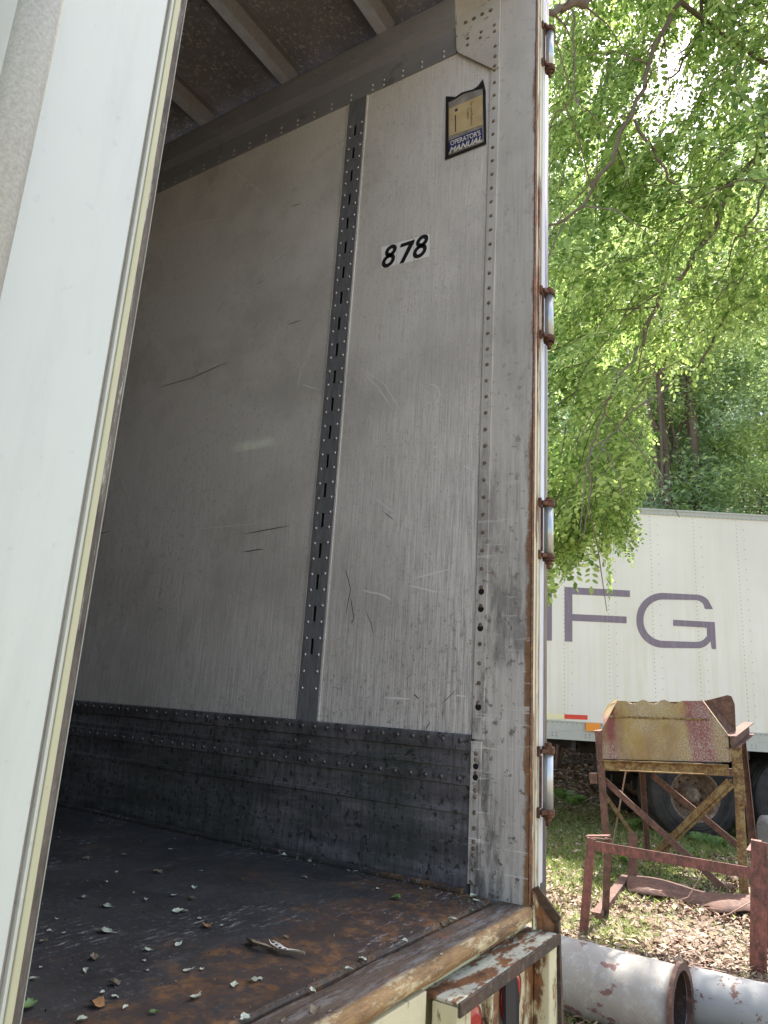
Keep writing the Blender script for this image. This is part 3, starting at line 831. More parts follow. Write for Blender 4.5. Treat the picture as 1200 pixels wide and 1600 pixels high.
# undercarriage of the near trailer (far forward) so the box does not float
b = MB()
for x in (-1.7, -.75): b.box(x - .04, x + .04, .3, YL - .5, .62, ZF - .205)
b.build('frame_rail', P['under'], TR)
def wheel(parent, cx, cy, cz, ax, r=.50, wd=.24, rimr=.29, out=1):
    """tyre + rim, axle direction ax (unit, points to outer face)"""
    ax = np.array(ax, float); c = np.array([cx, cy, cz])
    u = np.array([0, 0, 1.0]); w_ = np.cross(ax, u)
    def lathe(prof, n=48):
        bb = MB()
        for (d, rr) in prof:
            for k in range(n):
                a = 2 * math.pi * k / n; bb.v.append(tuple(c + ax * d + (u * math.cos(a) + w_ * math.sin(a)) * rr))
        for i in range(len(prof) - 1):
            for k in range(n):
                k2 = (k + 1) % n
                bb.f.append([i * n + k, i * n + k2, (i + 1) * n + k2, (i + 1) * n + k]); bb.m.append(0); bb.sm.append(True)
        return bb
    h = wd / 2
    prof = [(-h * .8, rimr), (-h, rimr + .05), (-h, r * .85), (-h * .85, r * .97), (-h * .75, r), (-h * .4, r), (-h * .36, r - .012), (-h * .3, r), (h * .3, r), (h * .36, r - .012), (h * .4, r), (h * .75, r), (h * .86, r * .97), (h * .97, r * .90), (h * .95, r * .86), (h, r * .84), (h * 1.0, r * .78), (h * .93, r * .765), (h * .93, r * .75), (h * 1.0, r * .735), (h, rimr + .075), (h * .94, rimr + .068), (h, rimr + .06), (h * .93, rimr + .045), (h * .92, rimr + .02), (h * .8, rimr)]
    W = lathe(prof).build('wheel', P['tyre'], parent)
    prof = [(h * .85, rimr + .012), (h * .9, rimr + .006), (h * .80, rimr - .012), (h * .0, rimr - .025), (-h * .55, rimr - .05), (-h * .8, .20), (-h * .8, .13), (-h * .5, .125), (h * .2, .085), (h * .55, .08), (h * .6, .05), (h * .6, .001)]
    lathe(prof).build('rim', P['rim'], W)
    bb = MB()
    for k in range(10):
        a = 2 * math.pi * k / 10; p_ = c + ax * (-h * .8) + (u * math.cos(a) + w_ * math.sin(a)) * .165
        bb.tube([p_, p_ + ax * .04], .016, 6, smooth=False)
    bb.build('lug_nuts', P['rust'], W)
    return W
for yy in (9.0, 10.2):
    for x, s_ in ((-.17, 1), (-2.29, -1)): wheel(TR, x, yy, .5, (s_, 0, 0))

# =================================================================== FAR TRAILER
D_ = np.array([.53, -.85, 0.0]); D_ /= np.linalg.norm(D_)
NN = np.array([-D_[1], D_[0], 0.0]) * -1.0      # facing camera
if NN.dot(CP - np.array([8, .9, 0])) < 0: NN = -NN
QF = np.array([7.95, .92, 0.0])
def fp(u, v, out=0.0): return on_pl(u, v, QF + NN * out, NN)
zt = fp(1100, 801)[2]; zb = fp(1033, 1165)[2]
def fs(s, z, out=0.0): return QF + D_ * s + NN * out + np.array([0, 0, z])
def s_of(p): return float((np.array(p) - QF).dot(D_))
S0, S1 = -9.6, 4.6
FT = thing('semi_trailer', tuple(QF + D_ * 0 - NN * 1.3), 'dirty white box trailer with large purple letters parked under the trees', 'trailer')
def fbox(mb, s0, s1, z0, z1, o0, o1, mi=0):
    vs = [fs(s, z, o) for s in (s0, s1) for z in (z0, z1) for o in (o0, o1)]
    mb.add(vs, [(0, 1, 3, 2), (4, 6, 7, 5), (0, 4, 5, 1), (2, 3, 7, 6), (0, 2, 6, 4), (1, 5, 7, 3)], mi); return mb
zr1 = fp(1033, 806)[2]; zl1 = fp(900, 1128)[2]; zl2 = fp(900, 1143)[2]
b = fbox(MB(), S0, S1, zb + .02, zt - .02, -2.55, 0)
b.build('side_body', P['farskin'], FT)
b = fbox(MB(), S0, S1, zr1 + .01, zt, -.05, .012); fbox(b, S0, S1, zt - .012, zt + .012, -.05, .02)
fbox(b, S0 - .01, S1 + .01, zt - .019, zt + .02, -2.57, -.051)
fr = b.build('top_rail', P['farrail'], FT)
b = fbox(MB(), S0, S1, zb, zl2, -.05, .012); fbox(b, S0, S1, zl2 + .004, zl1, -.05, .006); fbox(b, S0, S1, zl1 - .003, zl1 + .006, -.05, .014)
bl = b.build('bottom_rail', P['farrail'], FT)
# rivets
b = MB()
cols = []
base = s_of(fp(882, 1100)); step = (s_of(fp(1165, 1100)) - s_of(fp(879, 1100))) / 4
off = s_of(fp(892, 1100)) - s_of(fp(880, 1100))
for k in range(-5, 6):
    s0 = base + k * step
    z = zl1 + .04
    while z < zr1 - .01:
        b.dome(fs(s0, z, .0005), NN, .0058, .003, 5); z += .052
    z = zl1 + .06
    while z < zr1 - .01:
        b.dome(fs(s0 + off, z, .0005), NN, .0058, .003, 5); z += .13
s0 = -4.0
while s0 < S1 - .1:
    b.dome(fs(s0, zr1 + .02, .012), NN, .006, .003, 5); b.dome(fs(s0, zl1 - .02, .006), NN, .007, .003, 5); s0 += .06
s0 = -4.0
while s0 < S1 - .1:
    for z in (zl2 - .03, zb + .04): b.dome(fs(s0, z, .012), NN, .008, .003, 5); b.dome(fs(s0 + .05, z, .012), NN, .008, .003, 5)
    s0 += .40
b.build('rivet_rows', P['fardot'], FT)
# letters
def Lp(mb, pts, out=.0015, th=.0012):
    mb.prism([fp(800 + u / 3, 533 + v / 3, out) for u, v in pts], NN * th)
b = MB()
Lp(b, [(246, 1152), (553, 1169), (553, 1200), (283, 1187), (283, 1279), (537, 1291), (537, 1323), (283, 1311), (283, 1409), (247, 1408)])
lt = b
# G outer / inner curves
def arc(cx, cy, rx, ry, a0, a1, n=14):
    return [(cx + rx * math.cos(math.radians(a)), cy + ry * math.sin(math.radians(a))) for a in np.linspace(a0, a1, n)]
outer = [(942, 1256)] + arc(860, 1262, 80, 74, -30, -90, 6)[1:] + arc(705, 1302, 122, 122, -90, -180) + arc(710, 1310, 127, 128, 180, 90)[1:] + [(860, 1440)] + arc(872, 1384, 62, 56, 90, 20, 6)[1:]
inner = [(905, 1256)] + arc(858, 1264, 50, 50, -30, -90, 6)[1:] + arc(708, 1306, 92, 95, -90, -180) + arc(712, 1310, 96, 95, 180, 90)[1:] + [(856, 1410)] + arc(864, 1370, 50, 40, 90, 20, 6)[1:]
n_ = min(len(outer), len(inner))
for k in range(n_ - 1):
    Lp(b, [outer[k], outer[k + 1], inner[k + 1], inner[k]])
Lp(b, [(755, 1306), (950, 1317), (957, 1444), (937, 1443), (931, 1409), (914, 1402), (914, 1343), (755, 1334)], .0032)
# the letter before, mostly behind the post
Lp(b, [(150, 1149), (187, 1149), (187, 1404), (150, 1404)])
Lp(b, [(149, 1149), (110, 1149), (30, 1340), (56, 1372)])
Lp(b, [(29, 1372), (55, 1372), (-50, 1140), (-90, 1140)])
Lp(b, [(-125, 1130), (-91, 1132), (-91, 1394), (-125, 1392)])
b.build('lettering', P['farletter'], FT)
P['tapered'] = flat('tape_red', (.62, .05, .03), .4); P['tapewhite'] = flat('tape_cream', (.72, .68, .42), .4); P['amber'] = flat('marker_amber', (.75, .27, .03), .4)
def quadf(u0, u1, v0, v1, out, mat, nm, th=.003):
    MB().prism([fp(u0, v0, out), fp(u1, v0 + (u1 - u0) * .045, out), fp(u1, v1 + (u1 - u0) * .045, out), fp(u0, v1, out)], NN * th).build(nm, mat, FT)
quadf(882, 918, 1116, 1123, .002, P['tapered'], 'reflective_tape')
quadf(845, 881.5, 1114.5, 1122.5, .002, P['tapewhite'], 'reflective_tape')
quadf(915, 937, 1129, 1142, .013, P['amber'], 'side_marker', .02)
# wheels: near side and far side, two axles
hub = fp(1082, 1243, -.14)
hs = s_of(hub); hz = .5
for k in (-0, 1):
    for o_ in (-.16, -.50): 
        q = fs(hs + k * 1.24, hz, o_); wheel(FT, q[0], q[1], q[2], NN, .52)
    for o_ in (-2.05, -2.39):
        q = fs(hs + k * 1.24, hz, o_); wheel(FT, q[0], q[1], q[2], -NN, .52)
b = MB()
for k in (0, 1):
    b.tube([fs(hs + k * 1.24, hz, -.3), fs(hs + k * 1.24, hz, -2.2)], .06, 10)
for o_ in (-.75, -1.8): fbox(b, hs - 1.2, S1 - .2, zb - .18, zb - .02, o_ - .04, o_ + .04)
for o_ in (-.85, -1.7): fbox(b, hs - .5, hs + 1.9, hz - .05, hz + .06, o_ - .04, o_ + .04); fbox(b, hs + .5, hs + .7, hz, zb - .1, o_ - .04, o_ + .04)
s0 = S0 + .2
while s0 < S1: fbox(b, s0, s0 + .05, zb - .1, zb + .015, -2.5, -.06); s0 += .35
b.build('underframe', P['under'], FT)
b = MB()
for o_ in (-.8, -1.75): fbox(b, S0 + 2.2, S0 + 2.35, 0.02, zb - .1, o_ - .06, o_ + .06); fbox(b, S0 + 2.1, S0 + 2.45, 0.0, .03, o_ - .13, o_ + .13)
b.build('landing_gear', P['under'], FT)

# =================================================================== GROUND
def gz(x, y):
    """terrain height: flat yard, rising bank behind the far trailer"""
    d = (np.array([x, y]) - QF[:2]).dot(-NN[:2])
    return max(0.0, d - 3.2) * .30 if d < 14 else 3.24 + (d - 14) * .45
xs = np.concatenate([np.linspace(-60, -6, 14), np.linspace(-4, 22, 66), np.linspace(24, 90, 24)])
ys = np.concatenate([np.linspace(-60, -12, 14), np.linspace(-10, 18, 66), np.linspace(20, 90, 24)])
b = MB(); nx_, ny_ = len(xs), len(ys)
for x in xs:
    for y in ys:
        b.v.append((x, y, gz(x, y) + rnd.uniform(-.012, .012) * (1 if max(abs(x - 8), abs(y)) < 18 else 4)))
for i in range(nx_ - 1):
    for j in range(ny_ - 1):
        b.f.append([i * ny_ + j, (i + 1) * ny_ + j, (i + 1) * ny_ + j + 1, i * ny_ + j + 1]); b.m.append(0); b.sm.append(True)
gr = b.build('ground', P['soil']); tag(gr, kind='structure')

def rot_frames(n, tilt):
    """random orthonormal frames; tilt = how far from lying flat"""
    a = rng.uniform(0, 2 * np.pi, n)
    nx2 = rng.normal(0, tilt, (n, 2)); nrm = np.concatenate([nx2, np.ones((n, 1))], 1); nrm /= np.linalg.norm(nrm, axis=1)[:, None]
    t = np.stack([np.cos(a), np.sin(a), np.zeros(n)], 1); t -= nrm * (t * nrm).sum(1)[:, None]; t /= np.linalg.norm(t, axis=1)[:, None]
    return t, np.cross(nrm, t), nrm
# yard area seen through the gap: between near pipe and the far bank
def yard_points(n, d0=2.4, d1=14.0, near=1.0):
    u = rng.uniform(840, 1330, n); t = rng.uniform(0, 1, n) ** near
    d = d0 + (d1 - d0) * t
    P_ = []
    for ui, di in zip(u, d):
        r = ray(ui, 1300); h_ = r[:2] / np.linalg.norm(r[:2]); q = CP[:2] + h_ * di
        P_.append((q[0], q[1]))
    P_ = np.array(P_); P_ = P_[(P_[:, 0] > .35)]
    return P_
pt = yard_points(62000, 3.0, 17.5, .95)
Z = np.array([gz(x, y) for x, y in pt])
def patch(x, y, s=1.0, o=0.0): return np.sin(x * 2.1 * s + o) * np.cos(y * 1.7 * s + o * 2) + .5 * np.sin(x * 4.7 * s + y * 3.9 * s + o)
gq = on_z(892, 1345, 0.0); nearg = np.exp(-(((pt[:, 0] - gq[0]) / 1.1) ** 2 + ((pt[:, 1] - gq[1]) / .8) ** 2))
keep = (rng.uniform(0, 1, len(pt)) > nearg * .85) & ((patch(pt[:, 0], pt[:, 1], .8, 1.0) > -.75) | (rng.uniform(0, 1, len(pt)) < .35))
pt, Z = pt[keep], Z[keep]; n = len(pt)
t, s_, nr = rot_frames(n, .55)
ln = (rng.uniform(.016, .045, n) * np.clip(np.linalg.norm(pt - CP[:2], axis=1) / 7, .8, 1.5))[:, None]; wd = ln * rng.uniform(.22, .45, n)[:, None]
c0 = np.concatenate([pt, (Z + rng.uniform(.004, .035, n))[:, None]], 1)
cur = rng.uniform(.1, .5, n)[:, None] * ln * .6
V = np.stack([c0 - t * ln, c0 - s_ * wd + nr * cur, c0 + t * ln + nr * cur * .4, c0 + s_ * wd + nr * cur], 1)
lo = fast_mesh('leaf_litter', V, 4, P['litter']); tag(lo, 'dry fallen leaves strewn over the yard', 'leaf litter', kind='stuff')
# twigs in the litter
b = MB()
for k in range(420):
    q = pt[rnd.randrange(n)]; a = rnd.uniform(0, 6.28); L_ = rnd.uniform(.05, .22); z = gz(*q) + rnd.uniform(.01, .05)
    p0 = np.array([q[0], q[1], z]); p2 = p0 + np.array([math.cos(a), math.sin(a), rnd.uniform(-.1, .15)]) * L_
    b.tube([p0, (p0 + p2) / 2 + np.array([rnd.uniform(-.01, .01), rnd.uniform(-.01, .01), .008]), p2], [.003, .0025, .001], 4, cap=False)
tw = b.build('twig_litter', P['pale']); tag(tw, 'thin dead twigs lying among the leaves', 'twigs', kind='stuff')

# grass: tufts by pixel patches on the ground
def grass_patch(uv, radius, count, h):
    q = on_z(uv[0], uv[1], 0.0)
    if q[0] < 0: q = np.array([6.0, 2, 0])
    xy = q[:2] + rng.normal(0, 1, (count, 2)) * np.array(radius)
    return xy, rng.uniform(.4, 1, count) * h
G = []; H = []
for uv, r_, c_, h in (((890, 1305), (.7, .4), 5200, .10), ((895, 1345), (.8, .3), 9500, .07), ((900, 1290), (.9, .4), 4200, .12), ((1040, 1318), (.8, .5), 4200, .13), ((1120, 1310), (.8, .5), 4200, .14),
                      ((1040, 1375), (.5, .3), 2600, .10), ((955, 1385), (.4, .2), 1500, .10), ((960, 1475), (.35, .12), 1300, .05), ((1100, 1335), (.6, .4), 2200, .10), ((1180, 1585), (.25, .12), 900, .07), ((890, 1590), (.3, .10), 700, .07), ((890, 1440), (.2, .2), 700, .06), ((1000, 1440), (.5, .2), 500, .06), ((880, 1262), (1.0, .6), 3500, .10)):
    xy, hh = grass_patch(uv, r_, c_, h); G.append(xy); H.append(hh)
G = np.concatenate(G); H = np.concatenate(H)
ok = G[:, 0] > .3; G, H = G[ok], H[ok]; n = len(G)
Z = np.array([gz(x, y) for x, y in G])
a = rng.uniform(0, 2 * np.pi, n); lean = rng.uniform(.1, .9, n); la = rng.uniform(0, 2 * np.pi, n)
base_ = np.stack([G[:, 0], G[:, 1], Z], 1); side = np.stack([np.cos(a), np.sin(a), 0 * a], 1) * rng.uniform(.0015, .0045, n)[:, None]
ld = np.stack([np.cos(la) * lean, np.sin(la) * lean, np.ones(n)], 1); ld /= np.linalg.norm(ld, axis=1)[:, None]
m1 = base_ + ld * (H * .55)[:, None]; tp = m1 + (ld + np.stack([np.cos(la) * .5, np.sin(la) * .5, -.25 * np.ones(n)], 1)) * (H * .45)[:, None]
V = np.stack([base_ - side, base_ + side, m1 + side * .8, tp, m1 - side * .8], 1)
go = fast_mesh('grass', V, 5, P['grass']); tag(go, 'short green grass and weeds growing through the leaves', 'grass', kind='stuff')

# leafy ferns / weeds as individual plants
def fern(loc, n_fr, L_, seed):
    r = random.Random(seed); T = []
    for k in range(n_fr):
        a = r.uniform(0, 6.28); le = r.uniform(.5, 1.3); d = np.array([math.cos(a) * le, math.sin(a) * le, 1.2]); d /= np.linalg.norm(d)
        for j in range(12):
            t_ = .15 + j / 13; p_ = np.array(loc) + d * L_ * t_ + np.array([0, 0, -.35 * L_ * t_ * t_]); sd_ = np.array([-math.sin(a), math.cos(a), 0])
            l_ = L_ * .30 * math.sin(math.pi * min(1, t_ + .1)) + .01
            for q in (-1, 1):
                e_ = p_ + (sd_ * q + d * .5) * l_ + np.array([0, 0, -.1 * l_]); w_ = d * l_ * .22
                T.append([p_, (p_ + e_) / 2 + w_, e_, (p_ + e_) / 2 - w_])
    return np.array(T)
fl = [((880, 1200), 7, .34, 'tall feathery weed behind the hinge post under the trailer edge', 11), ((903, 1215), 6, .28, 'bright green fern clump beside the dark left wheel', 12), ((893, 1232), 6, .22, 'low fern clump at the front of the bank by the left wheel', 13),
      ((1095, 1322), 8, .26, 'green fern growing in front of the rusty wheel rim', 14), ((1118, 1328), 7, .24, 'fern beside the right tyre behind the rusty crossing braces', 15), ((1075, 1340), 6, .18, 'low weed below the crossing braces', 16), ((990, 1300), 6, .28, 'weed clump between the stand legs in front of the dual tyres', 17), ((985, 1355), 5, .22, 'small weed growing beside the bent rusty channel', 18)]
for (u, v), nf, L_, lab, sdd in fl:
    q = on_z(u, v, 0.0)
    if v < 1240:
        d_ = 12.2 + (v - 1215) * -.02; r = ray(u, v); h_ = r[:2] / np.linalg.norm(r[:2]); q = np.array([*(CP[:2] + h_ * d_), 0]); q[2] = gz(q[0], q[1])
    o = fast_mesh('fern', fern(q, nf, L_, sdd), 4, P['weed'], org=tuple(q)); tag(o, lab, 'plant', 'weeds and ferns in the yard')

# =================================================================== PIPES
pv = D_ * math.cos(.12) + (CP - np.array([3, 0, 0]))[:3] * 0
pv = np.array([D_[0] * math.cos(.64) + NN[0] * math.sin(.64), D_[1] * math.cos(.64) + NN[1] * math.sin(.64), 0])
e1 = on_z(1070, 1640, 0.0); R1 = .160
e1c = np.array([e1[0], e1[1], R1]) 
b = MB()
def pipe(mb, c, d, L_, r, th=.012, n=48):
    c = np.array(c); d = np.array(d); a = c - d * L_; u = np.array([0, 0, 1.0]); w_ = np.cross(d, u)
    prof = [(0, r - th), (0, r), (L_, r), (L_, r - th)]
    base_i = len(mb.v); segs = [(0, r - th), (0, r)] + [(L_ * t_, r + .0015 * math.sin(t_ * 40)) for t_ in np.linspace(.02, .98, 20)] + [(L_, r), (L_, r - th), (L_ * .02, r - th)]
    for (t_, rr) in segs:
        for k in range(n):
            an = 2 * math.pi * k / n; mb.v.append(tuple(a + d * t_ + (u * math.cos(an) + w_ * math.sin(an)) * rr))
    for i in range(len(segs) - 1):
        for k in range(n):
            k2 = (k + 1) % n
            mb.f.append([base_i + i * n + k, base_i + i * n + k2, base_i + (i + 1) * n + k2, base_i + (i + 1) * n + k]); mb.m.append(0); mb.sm.append(True)
PT = thing('steel_pipe', tuple(e1c * np.array([1, 1, 0])), 'wide grey painted pipe with a rusty end flange lying beside the open trailer', 'pipe')
pipe(b, e1c - pv * .022, pv, 2.4, R1); b.build('pipe_body', P['pipe'], PT)
b = MB(); b.tube([e1c - pv * 2.3, e1c - pv * .024], [R1 - .0125, R1 - .0125], 48, cap=False); b.tube([e1c - pv * 2.3, e1c - pv * 2.28], [R1 - .014] * 2, 48)  # bore coloured dark; inner end disc added to shut out daylight
b.build('pipe_bore', P['bore'], PT)
b = MB(); u = np.array([0, 0, 1.0]); w_ = np.cross(pv, u); nn_ = 48
for dd, rr in ((0, R1 - .014), (0, R1 + .018), (-.02, R1 + .018), (-.02, R1 - .014), (0, R1 - .014)):
    for k in range(nn_):
        an = 2 * math.pi * k / nn_; b.v.append(tuple(e1c + pv * dd + (u * math.cos(an) + w_ * math.sin(an)) * rr))
for i in range(4):
    for k in range(nn_): b.f.append([i * nn_ + k, i * nn_ + (k + 1) % nn_, (i + 1) * nn_ + (k + 1) % nn_, (i + 1) * nn_ + k]); b.m.append(0); b.sm.append(False)
b.build('end_flange', P['brown'], PT)
# second pipe behind
R2 = .125
q1 = on_z(1090, 1587, R2 * .4); q2 = on_z(1215, 1619, R2 * .4)
dv = (q2 - q1); dv[2] = 0; dv /= np.linalg.norm(dv)
c2_ = q1.copy(); c2_[2] = R2
b = MB(); pipe(b, c2_ + dv * 2.0, dv, 2.02, R2); o = b.build('steel_pipe', P['pipe2'], org=tuple(c2_ * np.array([1, 1, 0])))
tag(o, 'narrower grey pipe blotched with rust lying behind the flanged pipe end', 'pipe')

# =================================================================== RED BENCH FRAME
BL = on_z(912, 1461, 0.0); BR = on_z(1183, 1521, 0.0)
bn = np.cross(BR - BL, (0, 0, 1.0)); bn /= np.linalg.norm(bn)
if bn.dot(CP - BL) < 0: bn = -bn
def bp(u, v, o=0.0): return on_pl(u, v, BL + bn * o, bn)
BE = thing('trestle_frame', tuple(BL), 'low rusty red steel trestle standing in front of the hopper stand', 'trestle')
def angle(mb, p, q, w1, w2, side, back, t=.007):
    """L profile between p and q: leg w1 along side, leg w2 along back"""
    p = np.array(p); q = np.array(q); d = q - p; L_ = np.linalg.norm(d); d /= L_
    s1 = np.array(side, float); s1 -= d * s1.dot(d); s1 /= np.linalg.norm(s1)
    b1 = np.array(back, float); b1 -= d * b1.dot(d); b1 -= s1 * b1.dot(s1); b1 /= np.linalg.norm(b1)
    for (A, B_, wa, tb) in ((s1, b1, w1, t), (b1, s1, w2, t)):
        off0 = t if A is b1 else 0.0
        vs = []
        for e_ in (p, q):
            for i in (off0, wa):
                for j in (0, tb): vs.append(e_ + A * i + B_ * j)
        mb.add(vs, [(0, 1, 3, 2), (4, 6, 7, 5), (0, 4, 5, 1), (2, 3, 7, 6), (0, 2, 6, 4), (1, 5, 7, 3)])
dB = (BR - BL) / np.linalg.norm(BR - BL)
b = MB(); angle(b, bp(904, 1461), bp(917, 1308), .058, .06, dB, -bn, .008); b.build('leg', P['bench'], BE, .0015)
b = MB(); angle(b, bp(1171, 1521), bp(1173, 1312), .090, .06, dB, -bn, .008); b.build('leg', P['bench'], BE, .0015)
b = MB()
for k in (0,):
    p1, p2 = bp(928, 1321.5, -.004), bp(1173, 1364, -.004)
    b.bar(p1, p2, .007, .062, (0, 0, 1))
    b.bar(p1 - bn * .05 + np.array([0, 0, -.028]), p2 - bn * .05 + np.array([0, 0, -.028]), .09, .007, (0, 0, 1))
b.build('beam', P['bench'], BE, .0015)
b = MB(); b.bar(bp(917, 1306, -.06), bp(952, 1306, -.06) , .07, .008, (0, 0, 1)); b.bar(bp(1173, 1330, -.01), bp(1173, 1330, -.01) - bn * .5, .05, .007)
b.build('cap_plate', P['bench'], BE)
for pa, pb in ((bp(945, 1309, -.5), bp(940, 1440, -.5)), (bp(1195, 1340, -.5), bp(1193, 1500, -.5))):
    pb = pb.copy(); pb[2] = 0; b = MB(); angle(b, pb, pa, .05, .05, dB, -bn, .007); b.build('leg', P['brown'], BE, .001)
b = MB(); b.bar(bp(920, 1309, -.02), bp(945, 1311, -.5), .05, .007); b.build('side_rail', P['brown'], BE)

# =================================================================== HOPPER STAND
FL = on_z(952, 1369, 0.0); FR = on_z(1166, 1405, 0.0)
hn = np.cross(FR - FL, (0, 0, 1.0)); hn /= np.linalg.norm(hn)
if hn.dot(CP - FL) < 0: hn = -hn
def hp(u, v, o=0.0): return on_pl(u, v, FL + hn * o, hn)
dH = (FR - FL) / np.linalg.norm(FR - FL)
HS = thing('hopper_stand', tuple((FL + FR) / 2), 'rusty yellow and brown steel hopper on tall crossed angle-iron legs', 'hopper')
BK = -.95
b = MB(); angle(b, hp(946, 1371), hp(929, 1142), .066, .06, dH, -hn); b.build('leg', P['brown'], HS, .001)
b = MB(); angle(b, hp(1171, 1405), hp(1157, 1168), -.0, .001, dH, -hn); 
b = MB(); angle(b, hp(1170, 1405), hp(1158, 1166), .07, .06, -dH, -hn)
b.bar(hp(1150, 1172, .006), hp(1158, 1258, .006), .005, .085, dH)
b.build('leg', P['yel'], HS, .001)
b = MB(); pb = hp(1187, 1345, BK); pb[2] = 0; angle(b, pb, hp(1166, 1158, BK), .07, .06, -dH, hn); b.build('leg', P['brown'], HS, .001)
b = MB(); pb = hp(1009, 1340, BK); pb[2] = 0; angle(b, pb, hp(1000, 1206, BK), .05, .05, dH, hn); b.build('leg', P['brown'], HS, .001)
b = MB(); b.bar(hp(958, 1316, BK * .7), hp(978, 1204, BK * .5), .07, .008, dH); b.build('brace', P['pale'], HS)
# the beam under the hopper: web and two flanges
b = MB(); p1, p2 = hp(943, 1195, -.004), hp(1139, 1203, -.004)
b.bar(p1, p2, .008, .075, (0, 0, 1)); b.bar(p1 + np.array([0, 0, .04]) + hn * .018, p2 + np.array([0, 0, .04]) + hn * .018, .06, .008, (0, 0, 1)); b.bar(p1 - np.array([0, 0, .045]) - hn * .02, p2 - np.array([0, 0, .045]) - hn * .02, .05, .008, (0, 0, 1))
b.build('cross_beam', P['yel'], HS, .001)
b = MB(); b.bar(hp(1000, 1201, BK), hp(1170, 1208, BK), .06, .07, (0, 0, 1)); b.build('cross_beam', P['brown'], HS)
for (a_, c_, oo, o2, sw, mt, dbl) in (((943, 1213), (1163, 1412), -.03, -.06, .05, 'brown', 0), ((1139, 1218), (1024, 1330), .012, -.5, .07, 'yel', 1), ((1021, 1208), (1155, 1318), BK + .06, BK + .06, .055, 'brown', 0), ((948, 1240), (990, 1300), -.2, -.7, .05, 'yel', 0)):
    b = MB(); angle(b, hp(*a_, oo), hp(*c_, o2), sw, .045, (0, 0, -1), -hn)
    if dbl: b.bar(hp(a_[0], a_[1] + 3, oo + .012), hp(c_[0], c_[1] + 3, o2 + .012), .006, .06, (0, 0, 1))
    b.build('brace', P[mt], HS, .001)
# hopper body plates (8 mm steel) around a real volume
A = [hp(943, 1186, .01), hp(1138, 1191, .01), hp(1137, 1150, .005), hp(1096, 1095, -.05), hp(966, 1095, -.05), hp(942, 1140, .005)]
Bk = [p_ - hn * .85 for p_ in A[:3]] + [A[3] - hn * .42, A[4] - hn * .42] + [A[5] - hn * .85]
b = MB()
def plate(pts, th=.008):
    pts = [np.array(p_) for p_ in pts]; nn2 = np.cross(pts[1] - pts[0], pts[2] - pts[0]); nn2 /= np.linalg.norm(nn2); b.prism(pts, nn2 * th)
# front plate subdivided with dents
nu, nvv = 24, 12
bot = [A[0] + (A[1] - A[0]) * t_ for t_ in np.linspace(0, 1, nu)]
mid = [A[5] + (A[2] - A[5]) * t_ for t_ in np.linspace(0, 1, nu)]
tp_ = [A[4] + (A[3] - A[4]) * t_ for t_ in np.linspace(0, 1, nu)]
grid = []
for j, t_ in enumerate(np.linspace(0, 1, 4)[:-1]): grid.append([bot[i] * (1 - t_) + mid[i] * t_ for i in range(nu)])
for t_ in np.linspace(0, 1, nvv): grid.append([mid[i] * (1 - t_) + tp_[i] * t_ for i in range(nu)])
for r_i, row in enumerate(grid):
    for i in range(nu):
        row[i] = row[i] + hn * (.008 * math.sin(i * .8 + r_i * .5)) + np.array([0, 0, (.018 * math.sin(i * 1.1) - .008) if r_i == len(grid) - 1 and 2 < i < 18 else 0])
for off, rev in ((0, False), (-.008, True)):
    bi = len(b.v)
    for row in grid: b.v += [tuple(p_ + hn * off) for p_ in row]
    for r_i in range(len(grid) - 1):
        for i in range(nu - 1):
            f_ = [bi + r_i * nu + i, bi + r_i * nu + i + 1, bi + (r_i + 1) * nu + i + 1, bi + (r_i + 1) * nu + i]
            b.f.append(f_[::-1] if rev else f_); b.m.append(0); b.sm.append(True)
b.build('hopper_front', P['hopper'], HS)
b = MB()
for k in range(46):
    q_ = .03 + .94 * k / 45 * 22.9; i_ = min(22, int(q_)); g_ = q_ - i_; p_ = (mid[i_] * (1 - g_) + mid[i_ + 1] * g_) * .55 + (tp_[i_] * (1 - g_) + tp_[i_ + 1] * g_) * .45 + hn * .010; b.dome(p_, hn, .011 + .003 * math.sin(k * 2.3), .005, 6)
b.build('weld_seam', P['yel'], HS)
b = MB()
plate([Bk[0], Bk[1], Bk[2], Bk[3], Bk[4], Bk[5]])
for i, j in ((5, 4), (0, 5), (2, 1), (3, 2)): plate([A[i], A[j], Bk[j], Bk[i]])
b.build('hopper_shell', P['hopper'], HS)
b = MB(); plate([hp(943, 1128, -.30), hp(941, 1118, -.34), hp(950, 1100, -.4), hp(962, 1092, -.4), hp(966, 1094, -.26), hp(944, 1138, -.02)], .01)
b.build('torn_liner', P['hopper'], HS)
b = MB(); pts = [hp(1096, 1096, -.20), hp(1110, 1093, -.2), hp(1137, 1086, -.20), hp(1143, 1088, -.2), hp(1148, 1100, -.20), hp(1150, 1142, -.20), hp(1135, 1147, -.10)]
plate(pts, .008); b.build('side_flap', P['brown'], HS)
b = MB(); p0 = hp(1142, 1160, .02); p9 = hp(1170, 1138, -.55)
b.bar(p0, p9, .008, .10, (0, 0, 1)); b.bar(p0 + np.array([0, 0, .05]), p9 + np.array([0, 0, .05]), .09, .008, (0, 0, 1)); b.bar(p0 - np.array([0, 0, .05]), p9 - np.array([0, 0, .05]), .09, .008, (0, 0, 1))
b.build('end_beam', P['brown'], HS, .001)
b = MB(); b.box(0, 0, 0, 0, 0, 0) if False else None
b.bar(hp(922, 1216, -.02), hp(934, 1216, -.02), .05, .09, (0, 0, 1)); b.bar(hp(930, 1143, -.03), hp(945, 1140, -.2), .06, .01, (0, 0, 1))
b.build('leg_bracket', P['brown'], HS)

